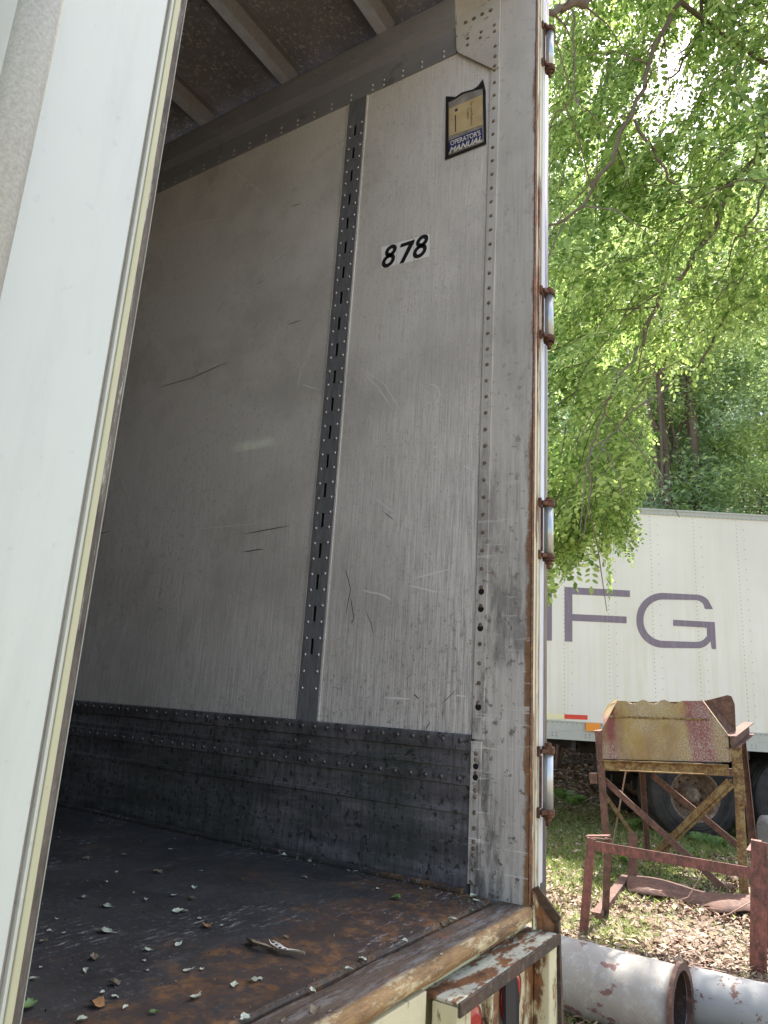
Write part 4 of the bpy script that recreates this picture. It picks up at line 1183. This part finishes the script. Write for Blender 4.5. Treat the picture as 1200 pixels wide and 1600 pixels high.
# scrap on the ground
q = [on_z(u, v, .03) for u, v in ((975, 1392), (985, 1378), (1030, 1385), (1080, 1398), (1130, 1405), (1185, 1425), (1200, 1450), (1160, 1440), (1110, 1425), (1050, 1410))]
b = MB(); nU = 14
f0 = [on_z(978 + 17 * k, 1396 + 3.5 * k + 4 * math.sin(k * .9), .02) for k in range(nU)]
f1 = [on_z(985 + 17 * k, 1374 + 3.2 * k, .02) for k in range(nU)]
for k in range(nU):
    for t_ in np.linspace(0, 1, 5):
        p_ = f0[k] * (1 - t_) + f1[k] * t_; p_[2] = .02 + .05 * math.sin(t_ * 3.14) + .02 * math.sin(k * .7) + .025; b.v.append(tuple(p_))
for k in range(nU - 1):
    for j in range(4): b.f.append([k * 5 + j, (k + 1) * 5 + j, (k + 1) * 5 + j + 1, k * 5 + j + 1]); b.m.append(0); b.sm.append(True)
o = b.build('scrap_plate', P['brown'], org=tuple(f0[0])); tag(o, 'long bent rusty sheet lying half buried in the leaves', 'scrap metal')
sm_ = o.modifiers.new('thick', 'SOLIDIFY'); sm_.thickness = .008
SP = thing('scrap_channel', tuple(on_z(985, 1400, 0)), 'bent rusty channel iron propped under the trestle beam', 'scrap metal')
g0 = on_z(932, 1432, .03); g1 = on_z(985, 1385, .0); g1[2] = .16; g2 = g1 + np.array([0.03, 0.01, .42])
def mid_at(u, v, like):
    return on_pl(u, v, like, bn)
g2 = mid_at(988, 1302, g1); 
b = MB(); b.bar(g0, mid_at(978, 1372, g1), .07, .05); b.build('channel_foot', P['brown'], SP, .002)
b = MB(); angle(b, mid_at(981, 1374, g1), mid_at(982, 1300, g1), .075, .05, dB, -bn); b.build('channel_upright', P['brown'], SP, .002)
b = MB(); pc = mid_at(991, 1374, g1 + bn * .03); b.tube([pc + bn * .04, pc - bn * .15], .014, 14, cap=False); b.tube([pc + bn * .04, pc - bn * .15], .010, 14, cap=False); b.build('tube_stub', P['brown'], SP)
# white drum at the right edge
dc = on_z(1212, 1335, 0.0)
b = MB(); b.tube([dc + D_ * -.12 + np.array([0, 0, .2]), dc + D_ * -.10 + np.array([0, 0, .2]), dc + D_ * .5 + np.array([0, 0, .2])], [.14, .2, .2], 24)
o = b.build('drum', P['pipe'], org=tuple(dc)); tag(o, 'pale round drum lying behind the right stand leg', 'drum')
# bare sticks
for i, (pp, lab) in enumerate((([(1108, 1438), (1140, 1428), (1175, 1408)], 'pale bare stick leaning towards the right trestle leg'), ([(1040, 1425), (1045, 1412), (1075, 1402), (1090, 1378), (1096, 1362)], 'crooked bare twig arching over the scrap sheet'), ([(985, 1402), (1008, 1390), (1035, 1392)], 'thin arched twig left on the scrap sheet'))):
    hs_ = [.03, .05, .10, .16, .2]
    b = MB(); P3 = [on_z(u, v, 0) for u, v in pp]
    bse = P3[0]; pts = [mid_at(u, v, bse + np.array([0, 0, .02])) for u, v in pp]
    b.tube(pts, [.006 - .0008 * k for k in range(len(pts))], 6); o = b.build('stick', P['pale'], org=tuple(bse)); tag(o, lab, 'stick')

# =================================================================== LEAVES ON THE DECK
def leafmesh(seed, L_=.03):
    """dried leaflet: pointed oval with torn margin, folded along the midrib and crumpled"""
    r = random.Random(seed); nx3, ny3 = 13, 7; V_ = []; F_ = []
    fold = r.uniform(.15, .9); curl = r.uniform(-1.5, 1.8); tw = r.uniform(-1.6, 1.6); ph = r.uniform(0, 6); bw = r.uniform(.26, .42)
    for i in range(nx3):
        t_ = i / (nx3 - 1)
        wv = (math.sin(math.pi * t_ ** .8) * bw + .012) * L_
        for j in range(ny3):
            s2 = j / (ny3 - 1) * 2 - 1
            edge = 1 + (r.uniform(-.28, .12) if abs(s2) > .9 else 0)
            y_ = s2 * wv * edge; x_ = (t_ - .5) * L_ + (.06 * L_ * abs(s2))
            z_ = abs(y_) * fold + math.sin(t_ * 9 + ph + s2 * 2.5) * L_ * .035 + r.uniform(-1, 1) * L_ * .012
            a_ = curl * (t_ - .5); x2 = x_ * math.cos(a_ * .5); z_ += abs(x_) * math.sin(abs(a_)) * .55
            b_ = tw * (t_ - .5); y2, z2 = y_ * math.cos(b_) - z_ * math.sin(b_), y_ * math.sin(b_) + z_ * math.cos(b_)
            V_.append((x2, y2, z2))
    for i in range(nx3 - 1):
        for j in range(ny3 - 1): F_.append((i * ny3 + j, (i + 1) * ny3 + j, (i + 1) * ny3 + j + 1, i * ny3 + j + 1))
    b0 = len(V_); tip = V_[(nx3 - 1) * ny3 + 3]                       # thin stalk
    for k in range(4): V_ += [(tip[0] + k * L_ * .09, tip[1] - L_ * .012 + .02 * L_ * k * k * .3, tip[2]), (tip[0] + k * L_ * .09, tip[1] + L_ * .012 + .02 * L_ * k * k * .3, tip[2] + L_ * .01)]
    for k in range(3): F_.append((b0 + 2 * k, b0 + 2 * k + 1, b0 + 2 * k + 3, b0 + 2 * k + 2))
    mn = min(v[2] for v in V_)
    me = bpy.data.meshes.new('fallen_leaf'); me.from_pydata([(a_, b_, c_ - mn) for a_, b_, c_ in V_], [], F_)
    me.polygons.foreach_set('use_smooth', [True] * len(F_)); return me
variants = {}
for kind_, mt in (('pale', 'curl_pale'), ('orange', 'curl_orange'), ('green', 'curl_green'), ('brown', 'curl_brown')):
    for s_i in range(7):
        me = leafmesh(s_i * 7 + len(kind_)); me.materials.append(P[mt]); variants[(kind_, s_i)] = me
A4 = [(495, 935, 9), (545, 890, 8), (940, 885, 8), (910, 965, 13), (815, 1000, 16), (495, 1050, 19), (845, 1075, 24), (935, 1110, 14), (970, 1145, 22, 'orange', 'orange brown leaf lying among pale ones on the trailer floor'), (485, 1170, 26), (230, 1165, 9), (300, 1175, 8), (835, 1230, 16), (685, 1255, 14), (205, 1215, 14, 'brown'), (440, 1295, 22, 'brown'), (400, 1352, 14), (880, 1352, 16), (945, 1345, 10), (155, 1390, 14), (535, 1415, 20, 'brown'), (540, 1475, 12), (590, 1525, 12), (915, 1480, 28), (1100, 1420, 17), (455, 1515, 28, 'orange', 'long orange brown leaf near the bottom edge of the trailer floor'), (720, 1550, 16, 'green'), (385, 1585, 18), (130, 1525, 34, 'green', 'large dull green leaf next to the closed door edge'), (1150, 1585, 24), (1185, 1400, 18), (1185, 1225, 26, 'brown'), (630, 990, 9, 'brown'), (385, 1010, 12), (685, 1020, 12), (895, 1015, 18, 'brown'), (675, 1305, 6), (690, 1350, 8), (740, 890, 18, 'brown'), (1130, 925, 10, 'brown'), (190, 1335, 7), (480, 1455, 6), (400, 830, 12, 'brown'), (270, 730, 8, 'brown'), (580, 812, 10, 'brown'), (800, 783, 8), (265, 1110, 7), (1040, 1140, 8)]
A5 = [(570, 970, 12), (655, 1015, 19, 'green'), (775, 970, 10), (490, 880, 9), (435, 1350, 17), (500, 1300, 20), (695, 1215, 13), (265, 1445, 16), (275, 1545, 24, 'brown'), (920, 1110, 14), (880, 1138, 14, 'brown'), (140, 810, 12), (265, 835, 12), (1020, 1005, 16), (225, 915, 10), (1035, 1025, 12), (20, 1390, 12), (1015, 1070, 10, 'green'), (140, 1195, 12, 'brown'), (690, 1290, 0), (870, 1275, 6), (435, 885, 8), (130, 1590, 14, 'brown'), (350, 1545, 10, 'brown')]
first = True
for lst, ou in ((A4, 0), (A5, 400)):
    for it in lst:
        if it[2] == 0: continue
        kd = it[3] if len(it) > 3 else 'pale'
        u, v = ou + it[0] / 3, 1066 + it[1] / 3
        p_ = on_z(u, v, ZF + .002)
        if p_[0] > -.03: p_[0] = -.035
        if p_[1] < -.075: p_ = on_z(u, v, ZF - .003)
        dpt = np.linalg.norm(p_ - CP)
        L_ = max(.008, it[2] / 3 * dpt / F_PX * 2.5)
        o = bpy.data.objects.new('fallen_leaf', variants[(kd, rnd.randrange(7))]); COL.objects.link(o)
        o.location = p_; o.scale = (L_ / .03,) * 3; o.rotation_euler = (rnd.uniform(-.15, .15), rnd.uniform(-.15, .15), rnd.uniform(0, 6.28))
        xx, yy_ = p_[0], p_[1]
        where = 'caught in the crack before the rusty threshold' if -.1 < yy_ < -.05 else 'on the rusty threshold plate' if yy_ <= -.1 else 'close under the riveted scuff plate' if xx > -.16 else 'on the rust stained deck edge' if yy_ < .12 else 'beside the closed door edge' if xx < -.95 and yy_ < .5 else 'far back on the dark deck' if yy_ > .75 else 'in the middle of the dark deck'
        sz_ = 'tiny' if it[2] < 11 else 'small' if it[2] < 18 else 'larger'
        lab = it[4] if len(it) > 4 else sz_ + {'pale': ' curled pale leaf ', 'green': ' dull green leaf ', 'brown': ' thin dry brown leaf ', 'orange': ''}[kd] + where if True else {'pale': 'small curled pale green leaf lying on the dark trailer floor', 'green': 'small dull green leaf on the rusty floor edge', 'brown': 'thin dry brown leaf scrap on the dark trailer floor', 'orange': ''}[kd]
        tag(o, lab, 'leaf', 'dry leaves scattered on the trailer floor')
n = 2600
gx = rng.uniform(-1.75, -.04, n); gy = rng.uniform(-.06, 1.6, n) ** 1.0
gx[:500] = rng.uniform(-1.7, -.03, 500); gy[:500] = rng.normal(-.071, .006, 500)
gx[500:900] = -.03 - np.abs(rng.normal(0, .018, 400)); gy[500:900] = rng.uniform(-.05, 1.6, 400)
gx[900:1150] = -.05 - np.abs(rng.normal(0, .05, 250)); gy[900:1150] = -.045 + rng.normal(0, .022, 250)
gc = np.stack([gx, gy, np.full(n, ZF + .0015)], 1); t, s_, nr = rot_frames(n, .8)
ln = (rng.uniform(.0006, .0026, n) ** 1.0 * np.where(np.arange(n) < 1150, 1.2, 1))[:, None]
V = np.stack([gc - t * ln, gc - s_ * ln * .5 + nr * ln * .3, gc + t * ln + nr * ln * .3, gc + s_ * ln * .6], 1)
go2 = fast_mesh('grit', V, 4, P['gritm']); tag(go2, 'fine crumbs and leaf dust on the trailer floor and in the sill crack', 'grit', kind='stuff')
# spotted seed pod, split in two valves
SPd = thing('seed_pod', tuple(on_z(430, 1477, ZF)), 'split pale seed pod with dark seed spots lying on the trailer floor', 'seed pod')
def pod(pts, wd):
    b = MB(); n_ = len(pts); Vv = []
    P3 = [on_z(u, v, ZF + .004 + .004 * abs(math.sin(i))) for i, (u, v) in enumerate(pts)]
    for i, p_ in enumerate(P3):
        d = P3[min(i + 1, n_ - 1)] - P3[max(i - 1, 0)]; s2 = np.cross(d, (0, 0, 1)); s2 /= np.linalg.norm(s2); w2 = wd[i]
        Vv += [p_ + s2 * w2 + np.array([0, 0, .006]), p_, p_ - s2 * w2 + np.array([0, 0, .004])]
    b.add(Vv, [(3 * i + j, 3 * i + j + 1, 3 * i + j + 4, 3 * i + j + 3) for i in range(n_ - 1) for j in (0, 1)], 0, True)
    return b, P3
P['podside'] = flat('pod_tan', (.40, .33, .22), .6)
P['pod'] = flat('pod_cream', (.80, .74, .60), .5)
b, p3 = pod([(423, 1473), (430, 1479), (438, 1485), (448, 1488), (462, 1489), (476, 1492)], [.004, .009, .009, .007, .005, .001]); b.build('pod_valve', P['pod'], SPd)
b2, _ = pod([(386, 1470), (398, 1476), (412, 1480), (428, 1486)], [.003, .006, .006, .003]); b2.build('pod_valve', P['podside'], SPd)
b = MB()
for t_ in (.5, 1.2, 1.9, 2.7): 
    k = int(t_); q = p3[k] * (1 - (t_ - k)) + p3[k + 1] * (t_ - k); b.dome(q + np.array([0, 0, .0035]), (0, 0, 1), .0032, .0015)
b.build('seed', P['ink'], SPd)

# =================================================================== TREES
def compound_leaf(r, L_=.17, nl=13):
    """pinnate leaf along +x, drooping; list of 6-gons"""
    out = []
    for k in range(nl):
        side = 0 if k == nl - 1 else (1 if k % 2 else -1)
        t_ = (k // 2 + 1) / (nl // 2 + 1)
        p_ = np.array([L_ * t_, 0, -.25 * L_ * t_ * t_])
        l_ = .043 * r.uniform(.7, 1.3); wd_ = l_ * .27
        a_ = side * r.uniform(1.1, 1.4) if side else 0
        d = np.array([math.cos(a_), math.sin(a_), r.uniform(-.6, -.05)]); d /= np.linalg.norm(d)
        s2 = np.cross(d, (0, 0, 1)) + np.array([0, 0, r.uniform(-.5, .5)]); s2 /= np.linalg.norm(s2)
        p_ = p_ + d * .006
        out.append([p_, p_ + d * l_ * .3 + s2 * wd_, p_ + d * l_ * .75 + s2 * wd_ * .85, p_ + d * l_, p_ + d * l_ * .75 - s2 * wd_ * .85, p_ + d * l_ * .3 - s2 * wd_])
    return out
def spray(seed, L_=.55):
    r = random.Random(seed); T = []; pts = []
    for k in range(8):
        t_ = k / 7; pts.append(np.array([L_ * t_, .05 * math.sin(t_ * 4 + seed), -.32 * L_ * t_ * t_]))
    for k in range(11):
        t_ = .12 + .88 * k / 10; i = min(6, int(t_ * 7)); p_ = pts[i] * (1 - (t_ * 7 - i)) + pts[i + 1] * (t_ * 7 - i) if i < 7 else pts[7]
        yaw = (1 if k % 2 else -1) * r.uniform(.5, 1.3) if k < 10 else 0; pit = r.uniform(.0, .8)
        cy_, sy_ = math.cos(yaw), math.sin(yaw); cp_, sp_ = math.cos(pit), math.sin(pit)
        Rm = np.array([[cy_, -sy_, 0], [sy_, cy_, 0], [0, 0, 1]]) @ np.array([[cp_, 0, sp_], [0, 1, 0], [-sp_, 0, cp_]])
        for pg in compound_leaf(r, r.uniform(.12, .24)): T.append([Rm @ q + p_ for q in pg])
    return np.array(T), pts
SPR = [spray(s_i) for s_i in range(7)]
LT_ORG = np.array([9.2, -4.2, 0.0])
LT = thing('locust_tree', tuple(LT_ORG), 'leafy locust tree with drooping bright green branches hanging over the yard', 'tree')
b = MB(); b.tube([LT_ORG + np.array(p_) for p_ in ((0, 0, -.3), (-.05, .05, 1.5), (-.25, .1, 3.5), (-.5, .4, 5.6), (-.8, .8, 8.0), (-1.0, 1.1, 10.5))], [.26, .21, .18, .15, .11, .06], 14)
b.build('trunk', P['bark'], LT)
limbs = [
    ([(1063, 0, 6.0), (1033, 50, 5.9), (1007, 123, 5.8), (987, 180, 5.7), (957, 253, 5.6), (927, 293, 5.5), (897, 337, 5.45), (858, 353, 5.4), (830, 372, 5.4)], .021),
    ([(1200, 170, 6.6), (1180, 243, 6.5), (1143, 297, 6.3), (1123, 337, 6.2), (1090, 393, 6.1), (1060, 430, 6.0), (1030, 467, 5.9), (1013, 500, 5.9), (1005, 540, 5.8)], .036),
    ([(920, -5, 5.2), (883, 13, 5.1), (858, 23, 5.0), (830, 30, 5.0)], .034),
    ([(1093, 0, 6.8), (1097, 43, 6.7), (1073, 83, 6.6), (1057, 113, 6.5), (1037, 130, 6.5)], .018),
    ([(1170, 5, 7.0), (1137, 33, 6.9), (1110, 53, 6.8), (1080, 67, 6.7), (1058, 85, 6.6)], .017),
    ([(1200, 433, 6.9), (1177, 463, 6.8), (1137, 490, 6.6), (1117, 527, 6.4), (1090, 575, 6.3)], .022),
    ([(990, 190, 5.8), (1013, 223, 5.7), (1033, 263, 5.7), (1067, 310, 5.7), (1097, 325, 5.8), (1130, 303, 6.2)], .014),
    ([(900, 20, 5.2), (893, 60, 5.1), (898, 140, 5.1), (910, 175, 5.0)], .007),
    ([(1050, 600, 5.8), (990, 640, 5.4), (950, 680, 5.2), (925, 740, 5.0)], .008),
    ([(1000, 545, 5.7), (960, 600, 5.4), (940, 650, 5.3), (925, 700, 5.1), (918, 790, 5.0), (905, 845, 4.9)], .010),
    ([(1000, 350, 6.2), (1030, 358, 6.1), (1065, 340, 6.0), (1110, 320, 6.1)], .007),
    ([(860, 200, 5.3), (895, 150, 5.2), (935, 190, 5.2), (960, 197, 5.3)], .006),
    ([(1145, 300, 6.3), (1110, 330, 6.2), (1060, 355, 6.1), (1020, 360, 6.0)], .009),
    ([(1195, 290, 6.3), (1170, 345, 6.2), (1150, 375, 6.2), (1130, 430, 6.2)], .012),
]
joints = {0: (-.55, .45, 6.2), 1: (-.25, .1, 3.6), 2: (-.6, .5, 6.8), 3: (-.7, .7, 7.4), 4: (-.75, .75, 7.8), 5: (-.2, .1, 3.0)}
limb_pts = []
for i, (pp, r0) in enumerate(limbs):
    pts = [at(p_[0], p_[1], p_[2] * .80) for p_ in pp]; r0 *= .82
    if i in joints:
        j = LT_ORG + np.array(joints[i]); a0 = pts[0]; up = np.array([0, 0, .5])
        pre = [j * (1 - t_) + a0 * t_ + up * math.sin(t_ * 3.14) * (5.5 if i == 2 else .8) + np.array([.1 * math.sin(t_ * 9), .08 * math.cos(t_ * 7), 0]) for t_ in np.linspace(0, 1, 8)[:-1]]
        pts = pre + pts; rs = list(np.linspace(r0 * (1.3 if i == 2 else 2.2), r0 * 1.0, 7)) + list(np.linspace(r0, r0 * .35, len(pp)))
    else: rs = list(np.linspace(r0, r0 * .4, len(pp)))
    fine, fr_ = [], []
    for k in range(len(pts) - 1):
        for t_ in (0, .34, .67):
            q = pts[k] * (1 - t_) + pts[k + 1] * t_ + np.array([rnd.gauss(0, 1), rnd.gauss(0, 1), rnd.gauss(0, 1)]) * .012; fine.append(q); fr_.append(rs[k] * (1 - t_) + rs[k + 1] * t_)
    fine.append(pts[-1]); fr_.append(rs[-1])
    b = MB(); b.tube(fine, fr_, 8)
    # side twigs
    for k in range(4, len(fine) - 2, 2):
        d = np.array([rnd.gauss(0, 1), rnd.gauss(0, 1), rnd.gauss(-.4, .7)]); d /= np.linalg.norm(d); L_ = rnd.uniform(.25, .8)
        m0 = fine[k]; m1_ = m0 + d * L_ * .5 + np.array([0, 0, .04]); m2_ = m0 + d * L_ + np.array([0, 0, -.12 * L_])
        b.tube([m0, m1_, m2_], [min(.008, fr_[k] * .5), .004, .002], 5, cap=False); limb_pts += [m1_, m2_]
    b.build('limb', P['bark'], LT); limb_pts += fine[6 if i in joints else 0:]
# foliage envelope, sampled by direction and real distance
def lower(u):
    xs_ = [820, 860, 885, 905, 930, 950, 972, 990, 1005, 1020, 1040, 1070, 1100, 1140, 1200, 1500]
    ys_ = [830, 862, 880, 860, 810, 815, 825, 805, 760, 700, 590, 560, 520, 500, 470, 480]
    return np.interp(u, xs_, ys_)
T = []; TW = MB(); cnt = 0
def hole(u, v):
    for (a_, c_, r1, r2) in ((1066, 70, 22, 24), (1085, 25, 20, 14), (862, 170, 16, 22), (940, 355, 16, 12), (1065, 240, 15, 12)):
        if ((u - a_) / r1) ** 2 + ((v - c_) / r2) ** 2 < 1: return True
    return False
LOC = []
def put_spray(p_, yaw, pit, sc_):
    Tm, pts = SPR[rnd.randrange(7)]
    cy_, sy_ = math.cos(yaw), math.sin(yaw); cp_, sp_ = math.cos(pit), math.sin(pit)
    Rm = np.array([[cy_, -sy_, 0], [sy_, cy_, 0], [0, 0, 1]]) @ np.array([[cp_, 0, sp_], [0, 1, 0], [-sp_, 0, cp_]])
    T.append((Tm * sc_) @ Rm.T + p_)
    TW.tube([Rm @ (q * sc_) + p_ for q in pts[::2]], [.004, .0035, .003, .0015], 4, cap=False)
N_SPR = 1250
k = 0
while k < N_SPR:
    u = rnd.uniform(835, 1420); v = rnd.uniform(-420, 900)
    lw = lower(u)
    if v > lw - 45: continue
    if v > 520 and rnd.random() < .25: continue
    if hole(u, v) and rnd.random() < .93: continue
    dn = math.sin(u * .021 + 1.3) * math.sin(v * .017 + .4) + .6 * math.sin(u * .047 - v * .031)
    if dn < -.35 and rnd.random() < .6: continue
    d = rnd.uniform(4.6, 7.3) if v < 560 else rnd.uniform(4.6, 5.9)
    p_ = at(u, v, d)
    if p_[0] < .5 : continue
    yaw = rnd.gauss(math.atan2(.75, -.55), .75)
    put_spray(p_, yaw, rnd.uniform(.15, 1.15), rnd.uniform(.6, 1.2)); k += 1
# tips along the lower fringe
for u in np.arange(862, 1010, 9):
    for rep in range(3):
        v = lower(u) - rnd.uniform(35, 110); p_ = at(u + rnd.uniform(-6, 6), v, rnd.uniform(4.8, 5.4)); put_spray(p_, rnd.uniform(0, 6.28), rnd.uniform(1.0, 1.45), rnd.uniform(.35, .6))
Vc = np.concatenate(T)
fast_mesh('crown', Vc, 6, P['locust'], LT, org=tuple(LT_ORG))
TW.build('twigs', P['bark'], LT)

def crown_mesh(name, seed, n_leaf, rx, rz, leaf, mat):
    r = np.random.default_rng(seed)
    nc = 90
    cc = r.normal(0, 1, (nc, 3)); cc /= np.linalg.norm(cc, axis=1)[:, None]; cc *= (r.uniform(.35, 1, nc) ** .5)[:, None]
    cc *= np.array([rx, rx, rz]); cr = r.uniform(.3, .75, nc) * rx * .42
    idx = r.integers(0, nc, n_leaf)
    p_ = cc[idx] + r.normal(0, .5, (n_leaf, 3)) * cr[idx][:, None] * np.array([1, 1, .6])
    a = r.normal(0, 1, (n_leaf, 3)); a[:, 2] *= .6; a /= np.linalg.norm(a, axis=1)[:, None]
    b_ = np.cross(a, r.normal(0, 1, (n_leaf, 3))); b_ /= np.linalg.norm(b_, axis=1)[:, None]
    L_ = leaf * r.uniform(.6, 1.25, n_leaf)[:, None]; w_ = L_ * .36
    V = np.stack([p_ - a * L_, p_ - b_ * w_ - a * L_ * .1, p_ + a * L_, p_ + b_ * w_ - a * L_ * .1], 1)
    me_o = fast_mesh(name, V, 4, mat); me = me_o.data; bpy.data.objects.remove(me_o); return me, cc
CM = [crown_mesh('crown_light', 1, 24000, 2.3, 3.1, .052, P['wood1']), crown_mesh('crown_dark', 2, 26000, 2.3, 3.3, .048, P['wood2']), crown_mesh('crown_mixed', 3, 21000, 2.0, 2.6, .052, P['wood1']), crown_mesh('crown_deep', 4, 26000, 2.6, 3.4, .05, P['wood2'])]
def wood_tree(u, dist, H_, var, lab, sc_=1.0, rz_=0, lean=0.0):
    r = ray(u, 1100); h_ = r[:2] / np.linalg.norm(r[:2]); q = CP[:2] + h_ * dist; g = gz(q[0], q[1])
    o = thing('woodland_tree', (q[0], q[1], g), lab, 'tree', 'trees standing behind the far trailer')
    org = np.array([q[0], q[1], g])
    me, cc = CM[var]
    b = MB(); top_ = org + np.array([lean, lean * .4, H_]); rr = .045 + .008 * H_
    b.tube([org + (top_ - org) * t_ + np.array([.12 * math.sin(t_ * 5 + u), .12 * math.cos(t_ * 4 + u), 0]) for t_ in np.linspace(-.03, 1, 8)], list(np.linspace(rr * 1.2, rr * .4, 8)), 10)
    for k in range(12):
        c = top_ + cc[k * 5] * sc_ * .85; s0_ = org + (top_ - org) * rnd.uniform(.45, .95)
        b.tube([s0_, (s0_ + c) / 2 + np.array([0, 0, .15]), c], [rr * .35, rr * .2, .012], 6, cap=False)
    b.build('trunk', P['bark'], o)
    c = bpy.data.objects.new('crown', me); COL.objects.link(c); c.parent = o; c.location = (lean, lean * .4, H_); c.scale = (sc_,) * 3; c.rotation_euler = (0, 0, rz_)
rows = [
    (880, 15.0, 4.6, 1, 'dark leafy tree seen low behind the hinge side of the open trailer', 1.0), (960, 16.5, 5.2, 0, 'yellow green tree glimpsed behind the hanging locust tips', 1.05),
    (1035, 15.2, 4.3, 3, 'dark green tree with a bare brown trunk above the middle of the far trailer', .95), (1105, 16.2, 5.4, 1, 'blue green tree standing just above the purple letters', 1.05),
    (1165, 14.6, 4.4, 2, 'yellow green tree low over the far trailer roof at the right', .95), (1050, 13.4, 8.9, 2, 'tree with a slim bare brown trunk rising above the middle of the far trailer', .85), (1094, 13.9, 9.2, 2, 'tree whose bare grey brown trunk stands right of the slim trunk', .9),
(1240, 15.6, 5.2, 3, 'deep green tree at the right edge of the photo', 1.1),
    (1320, 15.0, 5.2, 0, 'light green tree beyond the right edge of the photo', 1.1), (830, 17.5, 6.5, 2, 'light green tree hidden behind the rear post', 1.2),
    (900, 20.0, 9.2, 0, 'tall light green tree behind the upper hinges', 1.35), (985, 21.0, 9.5, 3, 'tall deep green tree in the second row', 1.3), (1060, 20.0, 9.3, 1, 'tall blue green tree between two bright crowns', 1.35),
    (1135, 21.0, 9.8, 0, 'tall light green tree in the second row at the right', 1.4), (1215, 20.0, 9.0, 1, 'tall dark tree at the upper right edge', 1.4), (1310, 20.5, 9.4, 2, 'tall pale green tree past the right edge', 1.45),
    (880, 26.0, 13.8, 2, 'very tall pale tree rising behind the hanging branches', 1.7), (1000, 27.0, 14.2, 0, 'very tall light green tree in the back row', 1.75), (1120, 27.0, 14.0, 3, 'very tall deep green tree in the back row', 1.75), (1240, 27.0, 14.0, 2, 'very tall pale green tree at the back right', 1.8),
]
for i, (u, dist, H_, var, lab, s_) in enumerate(rows): wood_tree(u, dist, H_, var, lab, s_, i * 1.3, rnd.uniform(-.4, .4))
# surroundings outside the frame: trees on the other sides of the yard
for i, (x, y, H_, var) in enumerate(((-9, 9, 6, 0), (-12, 2, 6, 1), (13, -12, 6.5, 2), (5, -16, 6, 3), (-4, -17, 6.5, 0), (-12, -10, 6, 1))):
    g = gz(x, y); o = thing('woodland_tree', (x, y, g), ['broad light tree left of the trailer outside the view', 'dark tree far left outside the view', 'pale tree right of the view', 'deep green tree behind the camera to the right', 'light tree behind the camera', 'dark tree behind the camera to the left'][i], 'tree')
    MB().tube([(x, y, g - .2), (x + .1, y, g + 3), (x, y + .1, g + H_)], [.22, .16, .07], 8).build('trunk', P['bark'], o)
    c = bpy.data.objects.new('crown', CM[var][0]); COL.objects.link(c); c.parent = o; c.location = (0, 0, H_); c.scale = (1.35,) * 3; c.rotation_euler = (0, 0, i)
# low shrubs behind the far trailer
for i, (u, dist, lab) in enumerate(((1010, 13.6, 'pale leafed shrub just over the far trailer roof on the left'), (1090, 13.4, 'shrub with whitish sunlit leaves over the middle of the far trailer'), (1170, 13.5, 'yellow green shrub over the right part of the far trailer'), (870, 14.0, 'dense shrub low behind the near rear post'))):
    r = ray(u, 1100); h_ = r[:2] / np.linalg.norm(r[:2]); q = CP[:2] + h_ * dist; g = gz(q[0], q[1])
    o = thing('shrub', (q[0], q[1], g), lab, 'shrub', 'shrubs behind the far trailer')
    b = MB()
    for k in range(7): b.tube([(q[0], q[1], g - .1), (q[0] + rnd.uniform(-.5, .5), q[1] + rnd.uniform(-.5, .5), g + 1.6), (q[0] + rnd.uniform(-1, 1), q[1] + rnd.uniform(-1, 1), g + 3.4)], [.04, .03, .012], 6, cap=False)
    b.build('stems', P['bark'], o)
    c = bpy.data.objects.new('crown', CM[(3, 1, 2, 3)[i]][0]); COL.objects.link(c); c.parent = o; c.location = (0, 0, 2.7); c.scale = (.8, .8, .62); c.rotation_euler = (0, 0, i * 2.1)
print('leaflets', len(Vc), 'faces total', sum(len(m_.polygons) for m_ in bpy.data.meshes))
